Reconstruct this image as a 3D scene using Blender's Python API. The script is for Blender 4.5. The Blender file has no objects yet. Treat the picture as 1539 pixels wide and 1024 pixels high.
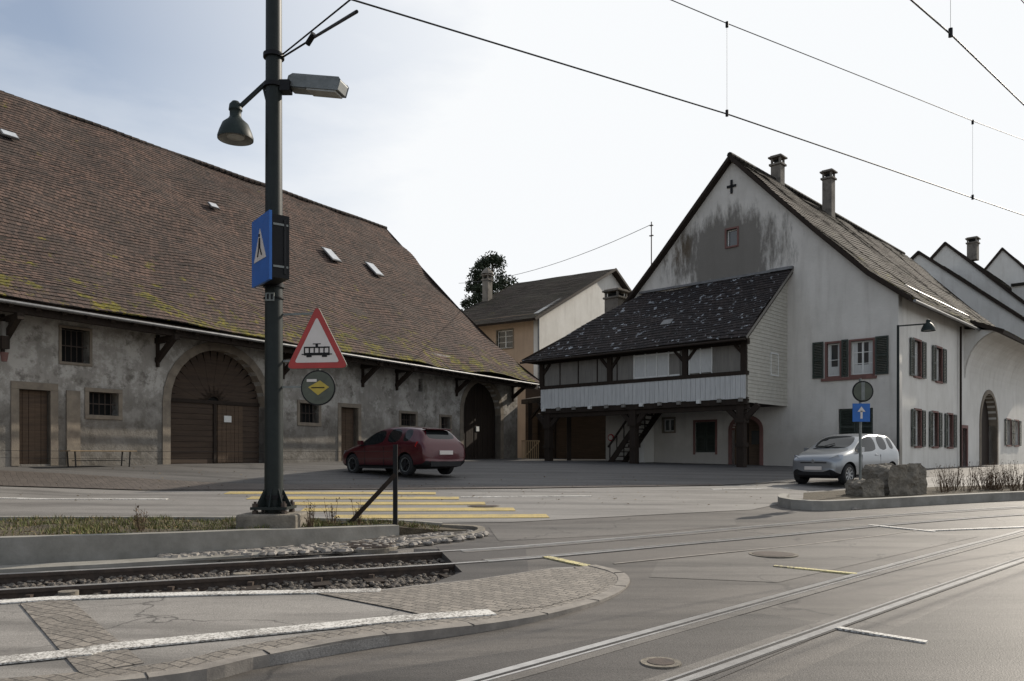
import bpy, bmesh, math, random
from mathutils import Vector, Matrix, noise as mn
random.seed(7)
S=bpy.context.scene
R=random.random
def U(a,b): return a+(b-a)*R()
# ------------------------------------------------------------------ helpers
def lerp(a,b,t): return a+(b-a)*t
def interp(x,pts):
    if x<=pts[0][0]: return pts[0][1]
    for (a,b),(c,d) in zip(pts,pts[1:]):
        if x<=c: return b+(d-b)*(x-a)/(c-a)
    return pts[-1][1]
def clamp(v,a=0.,b=1.): return max(a,min(b,v))
def link(o,parent=None):
    S.collection.objects.link(o)
    if parent: o.parent=parent
    return o
def empty(name,loc=(0,0,0),rz=0):
    e=bpy.data.objects.new(name,None); e.location=loc; e.rotation_euler=(0,0,rz); e.empty_display_size=.3
    return link(e)
# ---- materials
class NT:
    def __init__(s,name,rough=.8,metal=0,spec=.5):
        s.m=bpy.data.materials.new(name); s.m.use_nodes=True; s.t=s.m.node_tree; s.b=s.t.nodes['Principled BSDF']
        s.b.inputs['Roughness'].default_value=rough; s.b.inputs['Metallic'].default_value=metal
        s.b.inputs['Specular IOR Level'].default_value=spec
        s.pos=s.t.nodes.new('ShaderNodeNewGeometry').outputs['Position']
    def n(s,k): return s.t.nodes.new(k)
    def l(s,a,b): s.t.links.new(a,b)
    def setin(s,i,v):
        if hasattr(v,'links'): s.l(v,i)
        else:
            if isinstance(v,(tuple,list)) and len(v)==3 and i.type=='RGBA': v=(*v,1)
            i.default_value=v
    def noise(s,sc,det=6,ro=.6,vec=None):
        n=s.n('ShaderNodeTexNoise'); n.inputs['Scale'].default_value=sc; n.inputs['Detail'].default_value=det; n.inputs['Roughness'].default_value=ro
        s.l(vec or s.pos,n.inputs['Vector']); return n.outputs[0]
    def ramp(s,f,lo,hi,a=0,b=1):
        n=s.n('ShaderNodeMapRange'); s.l(f,n.inputs[0])
        for i,v in enumerate((lo,hi,a,b)): n.inputs[i+1].default_value=v
        return n.outputs[0]
    def mix(s,f,a,b,mode='MIX'):
        n=s.n('ShaderNodeMix'); n.data_type='RGBA'; n.blend_type=mode
        s.setin(n.inputs[0],f); s.setin(n.inputs[6],a); s.setin(n.inputs[7],b); return n.outputs[2]
    def math(s,op,a,b=0.):
        n=s.n('ShaderNodeMath'); n.operation=op; s.setin(n.inputs[0],a); s.setin(n.inputs[1],b); return n.outputs[0]
    def map(s,scale=(1,1,1),rot=(0,0,0),vec=None,loc=(0,0,0)):
        n=s.n('ShaderNodeMapping'); n.inputs['Scale'].default_value=scale; n.inputs['Rotation'].default_value=rot; n.inputs['Location'].default_value=loc
        s.l(vec or s.pos,n.inputs['Vector']); return n.outputs[0]
    def col(s,c): s.setin(s.b.inputs['Base Color'],c)
    def bump(s,h,st=.3,d=.02):
        n=s.n('ShaderNodeBump'); n.inputs['Strength'].default_value=st; n.inputs['Distance'].default_value=d
        s.l(h,n.inputs['Height']); s.l(n.outputs[0],s.b.inputs['Normal'])
def simple(name,a,b=None,sc=4,rough=.7,metal=0,bump=0,bsc=60,bd=.01,stretch=None,spec=.4):
    t=NT(name,rough,metal,spec)
    if b is None: b=tuple(x*.7 for x in a)
    v=t.map(stretch) if stretch else None
    f=t.ramp(t.noise(sc,6,.65,v),.3,.7)
    t.col(t.mix(f,a,b))
    if bump: t.bump(t.noise(bsc,4,.6,v),bump,bd)
    return t.m
def plaster(name,a,b,dirt,stain=None,patch=.62,zdirt=None,bump=.25,bright=None):
    t=NT(name,.9,0,.2)
    c=t.mix(t.ramp(t.noise(.7,8,.65),.35,.68),a,b)
    if bright: c=t.mix(t.ramp(t.noise(1.5,9,.75,t.map((1,1,1),(0,0,0),None,(5,3,1))),.47,.56,0,.75),c,bright)
    c=t.mix(t.ramp(t.noise(2.3,8,.7),patch,patch+.12,0,.75),c,dirt)
    st=t.noise(1.,6,.6,t.map((3,3,.35)))
    c=t.mix(t.ramp(st,.5,.75,0,.4),c,dirt)
    if zdirt:
        sz=t.n('ShaderNodeSeparateXYZ'); t.l(t.pos,sz.inputs[0])
        z=t.math('ADD',sz.outputs[2],t.math('MULTIPLY',t.noise(1.5,5),-1.6))
        c=t.mix(t.ramp(z,zdirt-.6,zdirt+.5,.7,0),c,dirt)
    if stain:
        for ctr,rad,sc,colr,st in stain:
            vm=t.n('ShaderNodeVectorMath'); vm.operation='SUBTRACT'; t.l(t.pos,vm.inputs[0]); vm.inputs[1].default_value=ctr
            vs=t.n('ShaderNodeVectorMath'); vs.operation='MULTIPLY'; t.l(vm.outputs[0],vs.inputs[0]); vs.inputs[1].default_value=sc
            ln=t.n('ShaderNodeVectorMath'); ln.operation='LENGTH'; t.l(vs.outputs[0],ln.inputs[0])
            k=t.math('ADD',ln.outputs['Value'],t.math('MULTIPLY',t.noise(1.1,9,.72,t.map((2.2,2.2,.6))),2.4))
            c=t.mix(t.ramp(k,rad+.85,rad+1.35,st,0),c,colr)
    t.col(c); t.bump(t.noise(9,8,.7),bump,.05)
    return t.m
def tiles(name,c1,c2,c3,moss=0,mossz=8,white=0,hl=1.3,ha=.015):
    t=NT(name,.9,0,.2)
    uv=t.n('ShaderNodeUVMap').outputs[0]
    br=t.n('ShaderNodeTexBrick'); t.l(uv,br.inputs['Vector'])
    br.inputs['Color1'].default_value=(*c1,1); br.inputs['Color2'].default_value=(*c2,1); br.inputs['Mortar'].default_value=(.012,.01,.009,1)
    br.inputs['Scale'].default_value=1; br.inputs['Brick Width'].default_value=.19; br.inputs['Row Height'].default_value=.3
    br.inputs['Mortar Size'].default_value=.012; br.inputs['Mortar Smooth'].default_value=.3; br.inputs['Bias'].default_value=-.15
    br.offset=.5
    c=t.mix(t.ramp(t.noise(.45,6,.7),.4,.65,0,.75),br.outputs[0],c3)
    c=t.mix(t.ramp(t.noise(6,5,.75),.55,.68,0,.75),c,tuple(x*hl+ha for x in c1))
    c=t.mix(t.ramp(t.noise(4.3,5,.75),.53,.64,0,.75),c,(.022,.019,.018))
    if white:
        c=t.mix(t.ramp(t.noise(3.4,6,.7,t.map((1,1,1),(0,0,0),None,(3,7,2))),white,white+.03,0,.85),c,(.42,.44,.46))
    if moss:
        sz=t.n('ShaderNodeSeparateXYZ'); t.l(t.pos,sz.inputs[0])
        g=t.ramp(sz.outputs[2],mossz-1.4,mossz+2.6,.17,0)
        k=t.math('ADD',g,t.noise(1.1,9,.76))
        c=t.mix(t.ramp(k,moss,moss+.035,0,.9),c,t.mix(t.ramp(t.noise(5,4),.35,.6),(.20,.17,.02),(.055,.055,.02)))
    t.col(c)
    t.bump(t.math('ADD',t.math('MULTIPLY',br.outputs['Fac'],-1.),t.noise(14,4)),.6,.03)
    return t.m
def asphalt(name,a,b,rough=.75,patch=None,crack=0,grain=1.):
    t=NT(name,rough,0,.3)
    c=t.mix(t.ramp(t.noise(.35,8,.65),.35,.65),a,b)
    c=t.mix(t.ramp(t.noise(2.2,8,.75),.5,.66,0,.35),c,tuple(x*1.35 for x in a))
    c=t.mix(t.ramp(t.noise(90,2,.7),.4,.7,0,.5*grain),c,tuple(x*2.1 for x in a))
    c=t.mix(t.ramp(t.noise(60,2,.7),.55,.75,0,.6*grain),c,tuple(x*.35 for x in a))
    tr=t.noise(.6,7,.65,t.map((.3,2.6,1),(0,0,-.745)))
    c=t.mix(t.ramp(tr,.45,.64,0,.7),c,tuple(x*.55 for x in b))
    if crack:
        v=t.n('ShaderNodeTexVoronoi'); v.feature='DISTANCE_TO_EDGE'; v.inputs['Scale'].default_value=crack
        w=t.n('ShaderNodeVectorMath'); w.operation='ADD'; t.l(t.pos,w.inputs[0])
        nn=t.n('ShaderNodeTexNoise'); nn.inputs['Scale'].default_value=1.6; nn.inputs['Detail'].default_value=7; t.l(t.pos,nn.inputs['Vector'])
        t.l(nn.outputs[1],w.inputs[1]); t.l(w.outputs[0],v.inputs['Vector'])
        gate=t.ramp(t.noise(.5,3),.45,.55)
        c=t.mix(t.math('MULTIPLY',t.ramp(v.outputs[0],0,.011,.75,0),gate),c,(.018,.016,.015))
    t.col(c); t.bump(t.noise(70,3,.7),.45,.01)
    return t.m
def cobble(name,a,b,w=.11,h=.11,rot=.6,mort=(.05,.045,.04)):
    t=NT(name,.7,0,.35)
    v=t.map((1,1,1),(0,0,rot))
    ad=t.n('ShaderNodeVectorMath'); ad.operation='ADD'; t.l(v,ad.inputs[0])
    nn=t.n('ShaderNodeTexNoise'); nn.inputs['Scale'].default_value=2.; t.l(t.pos,nn.inputs['Vector'])
    sc=t.n('ShaderNodeVectorMath'); sc.operation='SCALE'; sc.inputs['Scale'].default_value=.14; t.l(nn.outputs[1],sc.inputs[0]); t.l(sc.outputs[0],ad.inputs[1])
    br=t.n('ShaderNodeTexBrick'); t.l(ad.outputs[0],br.inputs['Vector'])
    br.inputs['Color1'].default_value=(*a,1); br.inputs['Color2'].default_value=(*b,1); br.inputs['Mortar'].default_value=(*mort,1)
    br.inputs['Scale'].default_value=1; br.inputs['Brick Width'].default_value=w; br.inputs['Row Height'].default_value=h
    br.inputs['Mortar Size'].default_value=.009; br.inputs['Mortar Smooth'].default_value=.6
    c=t.mix(t.ramp(t.noise(1.2,6),.4,.7,0,.6),br.outputs[0],tuple(x*.55 for x in a))
    c=t.mix(t.ramp(t.noise(40,3,.7),.5,.7,0,.4),c,tuple(x*1.4 for x in a))
    t.col(c); t.bump(t.math('ADD',t.math('MULTIPLY',br.outputs['Fac'],-1.),t.noise(30,3)),.6,.015)
    return t.m
def paint(name,a,under,wear=.5,soft=.1):
    t=NT(name,.65,0,.4)
    f=t.ramp(t.math('ADD',t.noise(38,6,.75),t.math('MULTIPLY',t.noise(2.5,5),.35)),wear+.14,wear+.14+soft)
    t.col(t.mix(f,a,under)); t.bump(t.noise(70,3,.7),.3,.006)
    return t.m
def wood(name,a,b,w=.16,rough=.8,axis='x'):
    t=NT(name,rough,0,.25)
    uvv=t.n('ShaderNodeTexCoord').outputs['Object']
    st={'x':(8,8,.6),'z':(.6,.6,9)}[axis]
    c=t.mix(t.ramp(t.noise(1.6,7,.7,t.map(st,(0,0,0),uvv)),.3,.7),a,b)
    c=t.mix(t.ramp(t.noise(.8,5),.5,.75,0,.5),c,tuple(x*.5 for x in a))
    t.col(c); t.bump(t.noise(2,6,.7,t.map(st,(0,0,0),uvv)),.4,.02)
    return t.m

m_asph=asphalt('asphalt',(.105,.094,.083),(.078,.070,.063),.6,crack=.22)
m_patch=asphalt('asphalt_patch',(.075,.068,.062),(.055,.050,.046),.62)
m_patch2=asphalt('asphalt_worn',(.128,.117,.105),(.098,.089,.08),.62,crack=.6)
m_road=asphalt('road_asphalt',(.20,.188,.173),(.16,.149,.137),.58)
m_walk=asphalt('sidewalk_asphalt',(.235,.22,.202),(.18,.168,.153),.75,crack=.5)
m_yard=cobble('yard_setts',(.12,.10,.086),(.08,.067,.058),.14,.14,.95)
m_yasph=asphalt('yard_asphalt',(.105,.099,.093),(.08,.076,.072),.75)
m_cob=cobble('granite_setts',(.25,.222,.19),(.15,.134,.115),.13,.1,.5,(.06,.054,.047))
m_kerb=simple('granite_kerb',(.27,.245,.215),(.15,.135,.12),6,.8,0,.3,80)
m_conc=simple('concrete',(.30,.285,.255),(.17,.16,.138),2.2,.85,0,.35,30)
m_concd=simple('old_concrete',(.24,.21,.168),(.11,.098,.08),4,.9,0,.6,16,.04)
m_white=paint('white_road_paint',(.62,.60,.56),(.2,.185,.165),.5)
m_yell=paint('yellow_road_paint',(.47,.355,.12),(.19,.165,.12),.5,.16)
m_yell2=paint('pale_yellow_paint',(.58,.51,.25),(.15,.135,.11),.5)
m_steel=simple('rail_steel',(.60,.58,.55),(.40,.38,.36),8,.3,.6)
m_rust=simple('rusty_rail',(.085,.06,.045),(.04,.03,.025),9,.6,.2,.3,60)
m_groove=simple('rail_groove',(.015,.013,.012),(.025,.021,.019))
m_ball=simple('ballast_stone',(.19,.165,.14),(.08,.07,.06),5,.9,0,.3,60)
m_bal0=simple('ballast_bed',(.08,.07,.06),(.035,.03,.026),14,.95,0,.8,30,.04)
m_peb=simple('pebble_stone',(.33,.30,.265),(.14,.125,.11),7,.75)
m_soil=simple('soil',(.10,.078,.05),(.045,.038,.025),5,.95,0,.8,18,.05)
m_grass=simple('grass_blade',(.12,.13,.03),(.065,.075,.02),2.5,.7)
m_dry=simple('dry_grass',(.22,.165,.08),(.11,.083,.045),2.5,.8)
m_twig=simple('dry_twigs',(.13,.083,.047),(.065,.044,.027),6,.85)
m_dleaf=simple('fallen_leaf',(.22,.15,.06),(.10,.06,.03),9,.8)
m_barn=plaster('barn_plaster',(.36,.335,.30),(.235,.22,.195),(.105,.093,.078),zdirt=2.4,patch=.54,bump=.7,bright=(.50,.475,.435))
m_houseW=plaster('house_render',(.66,.63,.58),(.56,.535,.49),(.36,.33,.29),stain=[((9.6,35.9,10.6),1.15,(.40,.42,.55),(.12,.11,.095),.85),((7.9,37.6,11.1),.45,(.75,.75,.75),(.10,.075,.05),.85)],patch=.66,zdirt=1.7)
m_white2=plaster('white_render',(.70,.68,.635),(.60,.58,.535),(.40,.37,.33),patch=.66)
m_beige=plaster('beige_render',(.48,.36,.26),(.40,.30,.22),(.28,.22,.17),patch=.66)
m_sand=simple('sandstone',(.25,.21,.16),(.15,.125,.10),3,.9,0,.4,25,.02)
m_red=simple('red_sandstone',(.20,.10,.085),(.14,.075,.065),4,.85,0,.2)
m_tileB=tiles('barn_tiles',(.13,.083,.065),(.042,.033,.029),(.052,.043,.038),moss=.645,mossz=6.6)
m_tileH=tiles('house_tiles',(.062,.046,.037),(.033,.028,.025),(.042,.04,.028),moss=.69,mossz=10,hl=1.2,ha=.01)
m_tileL=tiles('gallery_tiles',(.055,.044,.04),(.022,.02,.02),(.03,.027,.027),white=.60)
m_wdark=wood('dark_timber',(.035,.024,.017),(.018,.013,.01))
m_wdoor=wood('weathered_door_wood',(.12,.08,.052),(.06,.042,.03),axis='z')
m_wplank=wood('old_plank',(.08,.055,.038),(.045,.032,.025),axis='z')
m_wlight=wood('pale_wood',(.42,.30,.17),(.28,.2,.12))
m_wgrey=wood('grey_panel',(.24,.225,.20),(.16,.15,.135))
m_wwhite=simple('white_boards',(.60,.60,.58),(.44,.44,.43),3,.6,0,.15,40,.01,(5,5,.5))
m_cream=simple('cream_shingles',(.50,.48,.42),(.39,.37,.32),5,.75)
m_shut=simple('green_shutter',(.042,.052,.042),(.025,.032,.026),6,.6)
m_frame=simple('window_frame_white',(.7,.7,.67),(.6,.6,.57),6,.5)
m_glass=NT('window_glass',.06,0,.8); m_glass.col(m_glass.mix(m_glass.noise(.9,3),(.015,.018,.02),(.06,.065,.065))); m_glass=m_glass.m
m_curt=simple('curtain',(.6,.6,.58),(.42,.42,.4),9,.8,0,0,60,.01,(8,8,.4))
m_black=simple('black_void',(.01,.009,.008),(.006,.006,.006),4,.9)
m_gut=simple('zinc_gutter',(.22,.22,.22),(.13,.13,.13),5,.5,.5)
m_zinc=simple('skylight_glass',(.5,.52,.54),(.35,.36,.38),5,.3,.2)
m_pole=simple('green_grey_pole',(.017,.022,.02),(.010,.014,.013),7,.5,0,.1,30,spec=.25)
m_gmet=simple('galvanised',(.22,.23,.22),(.14,.15,.14),9,.5,.4)
m_lampg=simple('lamp_green_grey',(.025,.036,.033),(.015,.022,.02),6,.5,0,spec=.2)
m_lampb=simple('lamp_housing',(.20,.21,.205),(.12,.13,.125),5,.5,.1)
m_lampg2=simple('lamp_glass',(.38,.38,.35),(.28,.28,.26),5,.25)
m_blk=simple('black_metal',(.010,.010,.011),(.006,.006,.007),5,.5,spec=.2)
m_sred=simple('sign_red',(.42,.035,.03),(.34,.03,.025),4,.4)
m_swhite=simple('sign_white',(.68,.62,.58),(.6,.55,.5),4,.4)
m_sblue=simple('sign_blue',(.02,.13,.44),(.018,.11,.37),4,.4)
m_sdull=simple('sign_dull_back',(.09,.10,.07),(.055,.06,.045),6,.45)
m_syel=simple('sign_yellow',(.50,.36,.05),(.38,.29,.05),6,.5)
m_wire=simple('wire',(.03,.03,.03),(.02,.02,.02),5,.5,.3)
m_chim=plaster('chimney_render',(.23,.205,.175),(.15,.135,.115),(.08,.07,.06),patch=.5)
m_tyre=simple('tyre',(.018,.018,.019),(.012,.012,.012),9,.8)
m_rim=simple('alloy_rim',(.35,.36,.37),(.25,.26,.27),9,.35,.7)
m_plast=simple('black_plastic',(.015,.015,.016),(.01,.01,.011),9,.6,spec=.3)
m_carglass=NT('car_glass',.04,0,.35); m_carglass.col((.012,.014,.015)); m_carglass=m_carglass.m
m_tail=simple('tail_light',(.4,.01,.012),(.25,.01,.01),6,.2)
m_head=simple('head_light',(.5,.52,.55),(.3,.32,.35),9,.12,.3)
m_leaf=simple('evergreen_foliage',(.035,.048,.022),(.016,.025,.012),1.5,.8)
m_bark=simple('bark',(.09,.07,.05),(.05,.04,.03),5,.9,0,.5)
def carpaint(n,c,metal):
    t=NT(n,.3,metal,.4); t.col(t.mix(t.ramp(t.noise(2,4),.4,.7,0,.3),c,tuple(x*.8 for x in c)))
    t.b.inputs['Coat Weight'].default_value=.6; t.b.inputs['Coat Roughness'].default_value=.06
    return t.m
m_carred=carpaint('red_car_paint',(.065,.004,.009),.25)
m_carsil=carpaint('silver_car_paint',(.27,.285,.30),.6)

# ---- mesh builder
class MB:
    def __init__(s): s.v=[];s.f=[];s.mi=[];s.mats=[];s.M=None
    def m(s,mat):
        if mat not in s.mats: s.mats.append(mat)
        return s.mats.index(mat)
    def add(s,vs,fs,mat):
        o=len(s.v); k=s.m(mat)
        for v in vs:
            v=Vector(v)
            s.v.append(tuple(s.M@v) if s.M else tuple(v))
        for f in fs: s.f.append([i+o for i in f]); s.mi.append(k)
    def box(s,x0,x1,y0,y1,z0,z1,mat,rot=None,piv=None):
        vs=[Vector((x,y,z)) for x in (x0,x1) for y in (y0,y1) for z in (z0,z1)]
        if rot is not None:
            c=Vector(piv) if piv else Vector(((x0+x1)/2,(y0+y1)/2,(z0+z1)/2))
            vs=[c+rot@(v-c) for v in vs]
        s.add(vs,[(0,1,3,2),(4,6,7,5),(0,4,5,1),(2,3,7,6),(0,2,6,4),(1,5,7,3)],mat)
    def beam(s,a,b,w,h,mat,up=(0,0,1)):
        a=Vector(a);b=Vector(b);d=(b-a).normalized();u=Vector(up)
        x=d.cross(u)
        if x.length<1e-3: x=d.cross(Vector((1,0,0)))
        x.normalize();u=x.cross(d).normalized()
        vs=[p+x*i*w/2+u*j*h/2 for p in (a,b) for i,j in ((-1,-1),(1,-1),(1,1),(-1,1))]
        s.add(vs,[(0,3,2,1),(4,5,6,7),(0,1,5,4),(1,2,6,5),(2,3,7,6),(3,0,4,7)],mat)
    def cyl(s,a,b,r0,r1,mat,n=16,caps=True):
        a=Vector(a);b=Vector(b);d=(b-a).normalized()
        x=d.cross(Vector((0,0,1)))
        if x.length<1e-3: x=Vector((1,0,0))
        x.normalize();y=d.cross(x)
        vs=[]
        for p,r in ((a,r0),(b,r1)):
            for i in range(n):
                t=2*math.pi*i/n; vs.append(p+x*math.cos(t)*r+y*math.sin(t)*r)
        fs=[(i,(i+1)%n,n+(i+1)%n,n+i) for i in range(n)]
        if caps: fs+=[tuple(range(n))[::-1],tuple(range(n,2*n))]
        s.add(vs,fs,mat)
    def lathe(s,c,prof,mat,n=20,axis='z'):
        c=Vector(c);vs=[];fs=[]
        for r,h in prof:
            for i in range(n):
                t=2*math.pi*i/n; vs.append(c+Vector((r*math.cos(t),r*math.sin(t),h)))
        for k in range(len(prof)-1):
            for i in range(n): fs.append((k*n+i,k*n+(i+1)%n,(k+1)*n+(i+1)%n,(k+1)*n+i))
        s.add(vs,fs,mat)
    def prism(s,poly,dvec,mat):
        dvec=Vector(dvec);p=[Vector(q) for q in poly];n=len(p)
        s.add(p+[q+dvec for q in p],[tuple(range(n)),tuple(range(n,2*n))[::-1]]+[(i,(i+1)%n,n+(i+1)%n,n+i) for i in range(n)],mat)
    def obj(s,name,parent=None,bevel=0,smooth=False,loc=None,rz=0):
        me=bpy.data.meshes.new(name); me.from_pydata(s.v,[],s.f)
        for m in s.mats: me.materials.append(m)
        me.polygons.foreach_set('material_index',s.mi)
        if smooth:
            me.polygons.foreach_set('use_smooth',[True]*len(s.f))
            try: me.set_sharp_from_angle(angle=math.radians(38))
            except Exception: pass
        me.update()
        o=bpy.data.objects.new(name,me); link(o,parent)
        if loc: o.location=loc
        o.rotation_euler=(0,0,rz)
        if bevel:
            b=o.modifiers.new('bevel','BEVEL'); b.width=bevel; b.segments=2; b.limit_method='ANGLE'
        return o
def plate(name,outline,holes,y0,th,mat,parent,M=None):
    cu=bpy.data.curves.new(name,'CURVE'); cu.dimensions='2D'; cu.fill_mode='BOTH'; cu.extrude=th/2
    for pl in [outline]+holes:
        sp=cu.splines.new('POLY'); sp.points.add(len(pl)-1)
        for p,q in zip(sp.points,pl): p.co=(q[0],q[1],0,1)
        sp.use_cyclic_u=True
    o=bpy.data.objects.new(name+'_c',cu); S.collection.objects.link(o)
    dg=bpy.context.evaluated_depsgraph_get(); me=bpy.data.meshes.new_from_object(o.evaluated_get(dg))
    bpy.data.objects.remove(o); me.name=name
    for v in me.vertices:
        c=Vector((v.co.x,y0+th/2-v.co.z,v.co.y))
        v.co=M@c if M else c
    me.materials.clear(); me.materials.append(mat)
    return link(bpy.data.objects.new(name,me),parent)
def rect(x0,x1,z0,z1): return [(x0,z0),(x1,z0),(x1,z1),(x0,z1)]
def archp(x0,x1,z0,zs,rise=None,n=16):
    c=(x0+x1)/2;r=(x1-x0)/2;h=r if rise is None else rise
    return [(x0,z0),(x1,z0)]+[(c+r*math.cos(math.pi*i/n),zs+h*math.sin(math.pi*i/n)) for i in range(n+1)]
def archring(mb,x0,x1,z0,zs,rise,w,y0,y1,mat,n=14):
    inn=archp(x0,x1,z0,zs,rise,n)[1:]
    c=(x0+x1)/2;r=(x1-x0)/2+w;h=((x1-x0)/2 if rise is None else rise)+w
    out=[(x1+w,z0)]+[(c+r*math.cos(math.pi*i/n),zs+h*math.sin(math.pi*i/n)) for i in range(n+1)]+[(x0-w,z0)]
    inn=inn+[(x0,z0)]
    for i in range(len(inn)-1):
        q=[inn[i],out[i],out[i+1],inn[i+1]]
        mb.prism([(a,y0,b) for a,b in q],(0,y1-y0,0),mat)
def tiled_roof(name,prof,parent,mat,nx=20,thick=.14,seed=0,wob=.05,row=.22,under=m_wdark):
    prof=[(Vector(a),Vector(b)) for a,b in prof]
    cum=[0]
    for (a,b),(c,d) in zip(prof,prof[1:]): cum.append(cum[-1]+max((c-a).length if (c-a).length<(d-b).length else (d-b).length,.01))
    tot=cum[-1]; n=max(1,int(round(tot/row)))
    def at(s):
        for i in range(len(cum)-1):
            if s<=cum[i+1]+1e-6:
                t=(s-cum[i])/(cum[i+1]-cum[i]); return prof[i][0].lerp(prof[i+1][0],t),prof[i][1].lerp(prof[i+1][1],t)
        return prof[-1]
    E0,E1=prof[0]; ex=(E1-E0).normalized(); top=(prof[-1][0]+prof[-1][1])/2-(E0+E1)/2
    nr=ex.cross(top).normalized()
    if nr.z<0: nr=-nr
    bm=bmesh.new(); uvl=bm.loops.layers.uv.new('UVMap')
    def W(p): return p+nr*(mn.noise(Vector((p.x*.35,p.y*.35,seed+p.z*.35)))*wob)
    for i in range(n):
        s0=tot*i/n; s1=tot*(i+1)/n
        a0,a1=at(s0); b0,b1=at(min(s1+.03,tot))
        lo=[];up=[];rb=[]
        for j in range(nx+1):
            t=j/nx
            p=W(a0.lerp(a1,t)); q=W(b0.lerp(b1,t))
            jit=mn.noise(Vector((p.x*3.1+i*7.7,p.y*3.1,p.z*3)))*.016
            lo.append(bm.verts.new(p+nr*(.034+jit))); up.append(bm.verts.new(q+nr*.012)); rb.append(bm.verts.new(p-nr*.01))
        for j in range(nx):
            for quad,fl in (((lo[j],lo[j+1],up[j+1],up[j]),0),((rb[j],rb[j+1],lo[j+1],lo[j]),1)):
                try: f=bm.faces.new(quad)
                except ValueError: continue
                for lp in f.loops:
                    co=lp.vert.co; u=(co-E0).dot(ex)
                    top_=lp.vert in (up[j],up[j+1])
                    lp[uvl].uv=(u,(i+.995 if top_ and not fl else i+.005)*.3)
    for (a,b),(c,d) in zip(prof,prof[1:]):
        q=[bm.verts.new(p-nr*thick) for p in (a,b,d,c)]
        f=bm.faces.new(q); f.material_index=1
        for (p0,p1) in ((a,c),(b,d)):
            if (p0-p1).length<.01: continue
            f=bm.faces.new([bm.verts.new(p0+nr*.05),bm.verts.new(p1+nr*.05),bm.verts.new(p1-nr*thick),bm.verts.new(p0-nr*thick)]); f.material_index=1
    f=bm.faces.new([bm.verts.new(E0-nr*.01),bm.verts.new(E1-nr*.01),bm.verts.new(E1-nr*thick),bm.verts.new(E0-nr*thick)]); f.material_index=1
    me=bpy.data.meshes.new(name); bm.to_mesh(me); bm.free()
    me.materials.append(mat); me.materials.append(under)
    return link(bpy.data.objects.new(name,me),parent)

# ------------------------------------------------------------------ terrain
def g0(x,y):
    s=interp(y,[(5.5,0),(13,.27),(24,.85),(32,1.2),(45,1.4)])
    fade=clamp((y-5.5)/16.5)
    z=s-.012*clamp(x,-40,40)*fade
    q=(x+10.4)*.822-(y-28)*.569
    z+=.3*clamp(1-q/6)*clamp((31-y)/9)*fade if q>-3 else .3*clamp((31-y)/9)*fade
    return z
yN=[(-20,3.2),(-12,5.5),(-4.9,7.72),(-3.15,8.12),(-1.33,8.28),(-.5,8.85)]
track1=[(-30,1.2),(-20,4.1),(-12,6.85),(-5.7,8.9),(-2.25,10.1),(.05,11.05),(2.75,12.6),(7.15,15.1),(11.5,17.2),(20,21),(40,29)]
TD=.15
def in_trough(x,y):
    if x>-.62: return 0
    return 1 if interp(x,yN)+.06<y<interp(x,track1)+.78 else 0
def frange(a,b,s):
    n=int(round((b-a)/s)); return [a+(b-a)*i/n for i in range(n)]
XS=[-900,-400,-200,-100,-60,-40,-30]+frange(-24,-10,.5)+frange(-10,2,.2)+frange(2,24,.5)+[24,30,40,60,100,200,400,900]
YS=[-300,-100,-40,-15,-5,0]+frange(2,5,.5)+frange(5,14,.2)+frange(14,50,.5)+[50,60,80,120,200,400,900,1500]
def build_ground():
    vs=[];fs=[]
    for y in YS:
        for x in XS: vs.append((x,y,g0(x,y)-TD*in_trough(x,y)))
    nx=len(XS)
    for j in range(len(YS)-1):
        for i in range(nx-1): fs.append((j*nx+i,j*nx+i+1,(j+1)*nx+i+1,(j+1)*nx+i))
    me=bpy.data.meshes.new('ground'); me.from_pydata(vs,[],fs); me.materials.append(m_asph); me.update()
    link(bpy.data.objects.new('ground',me))
build_ground()
def sheet(name,poly,off,mat,skirt=0,zf=None,parent=None,skmat=None):
    bm=bmesh.new(); vs=[bm.verts.new((x,y,0)) for x,y in poly]
    bm.faces.new(vs); bmesh.ops.triangulate(bm,faces=bm.faces[:])
    xa,xb=min(p[0] for p in poly),max(p[0] for p in poly); ya,yb=min(p[1] for p in poly),max(p[1] for p in poly)
    for X in XS:
        if xa<X<xb: bmesh.ops.bisect_plane(bm,geom=bm.verts[:]+bm.edges[:]+bm.faces[:],plane_co=(X,0,0),plane_no=(1,0,0),dist=1e-5)
    for Y in YS:
        if ya<Y<yb: bmesh.ops.bisect_plane(bm,geom=bm.verts[:]+bm.edges[:]+bm.faces[:],plane_co=(0,Y,0),plane_no=(0,1,0),dist=1e-5)
    zf=zf or (lambda x,y:g0(x,y)+off)
    for v in bm.verts: v.co.z=zf(v.co.x,v.co.y)
    if skirt:
        es=[e for e in bm.edges if e.is_boundary]
        r=bmesh.ops.extrude_edge_only(bm,edges=es)
        for e in r['geom']:
            if isinstance(e,bmesh.types.BMVert): e.co.z-=skirt
    me=bpy.data.meshes.new(name); bm.to_mesh(me); bm.free(); me.materials.append(mat)
    return link(bpy.data.objects.new(name,me),parent)
def catmull(p,step=.3,close=False):
    out=[]
    P=[Vector(q) for q in p]
    for i in range(len(P)-1):
        a=P[max(i-1,0)];b=P[i];c=P[i+1];d=P[min(i+2,len(P)-1)]
        n=max(1,int((c-b).length/step))
        for k in range(n):
            t=k/n
            out.append(.5*((2*b)+(c-a)*t+(2*a-5*b+4*c-d)*t*t+(3*b-a-3*c+d)*t**3))
    out.append(P[-1]); return out
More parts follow.
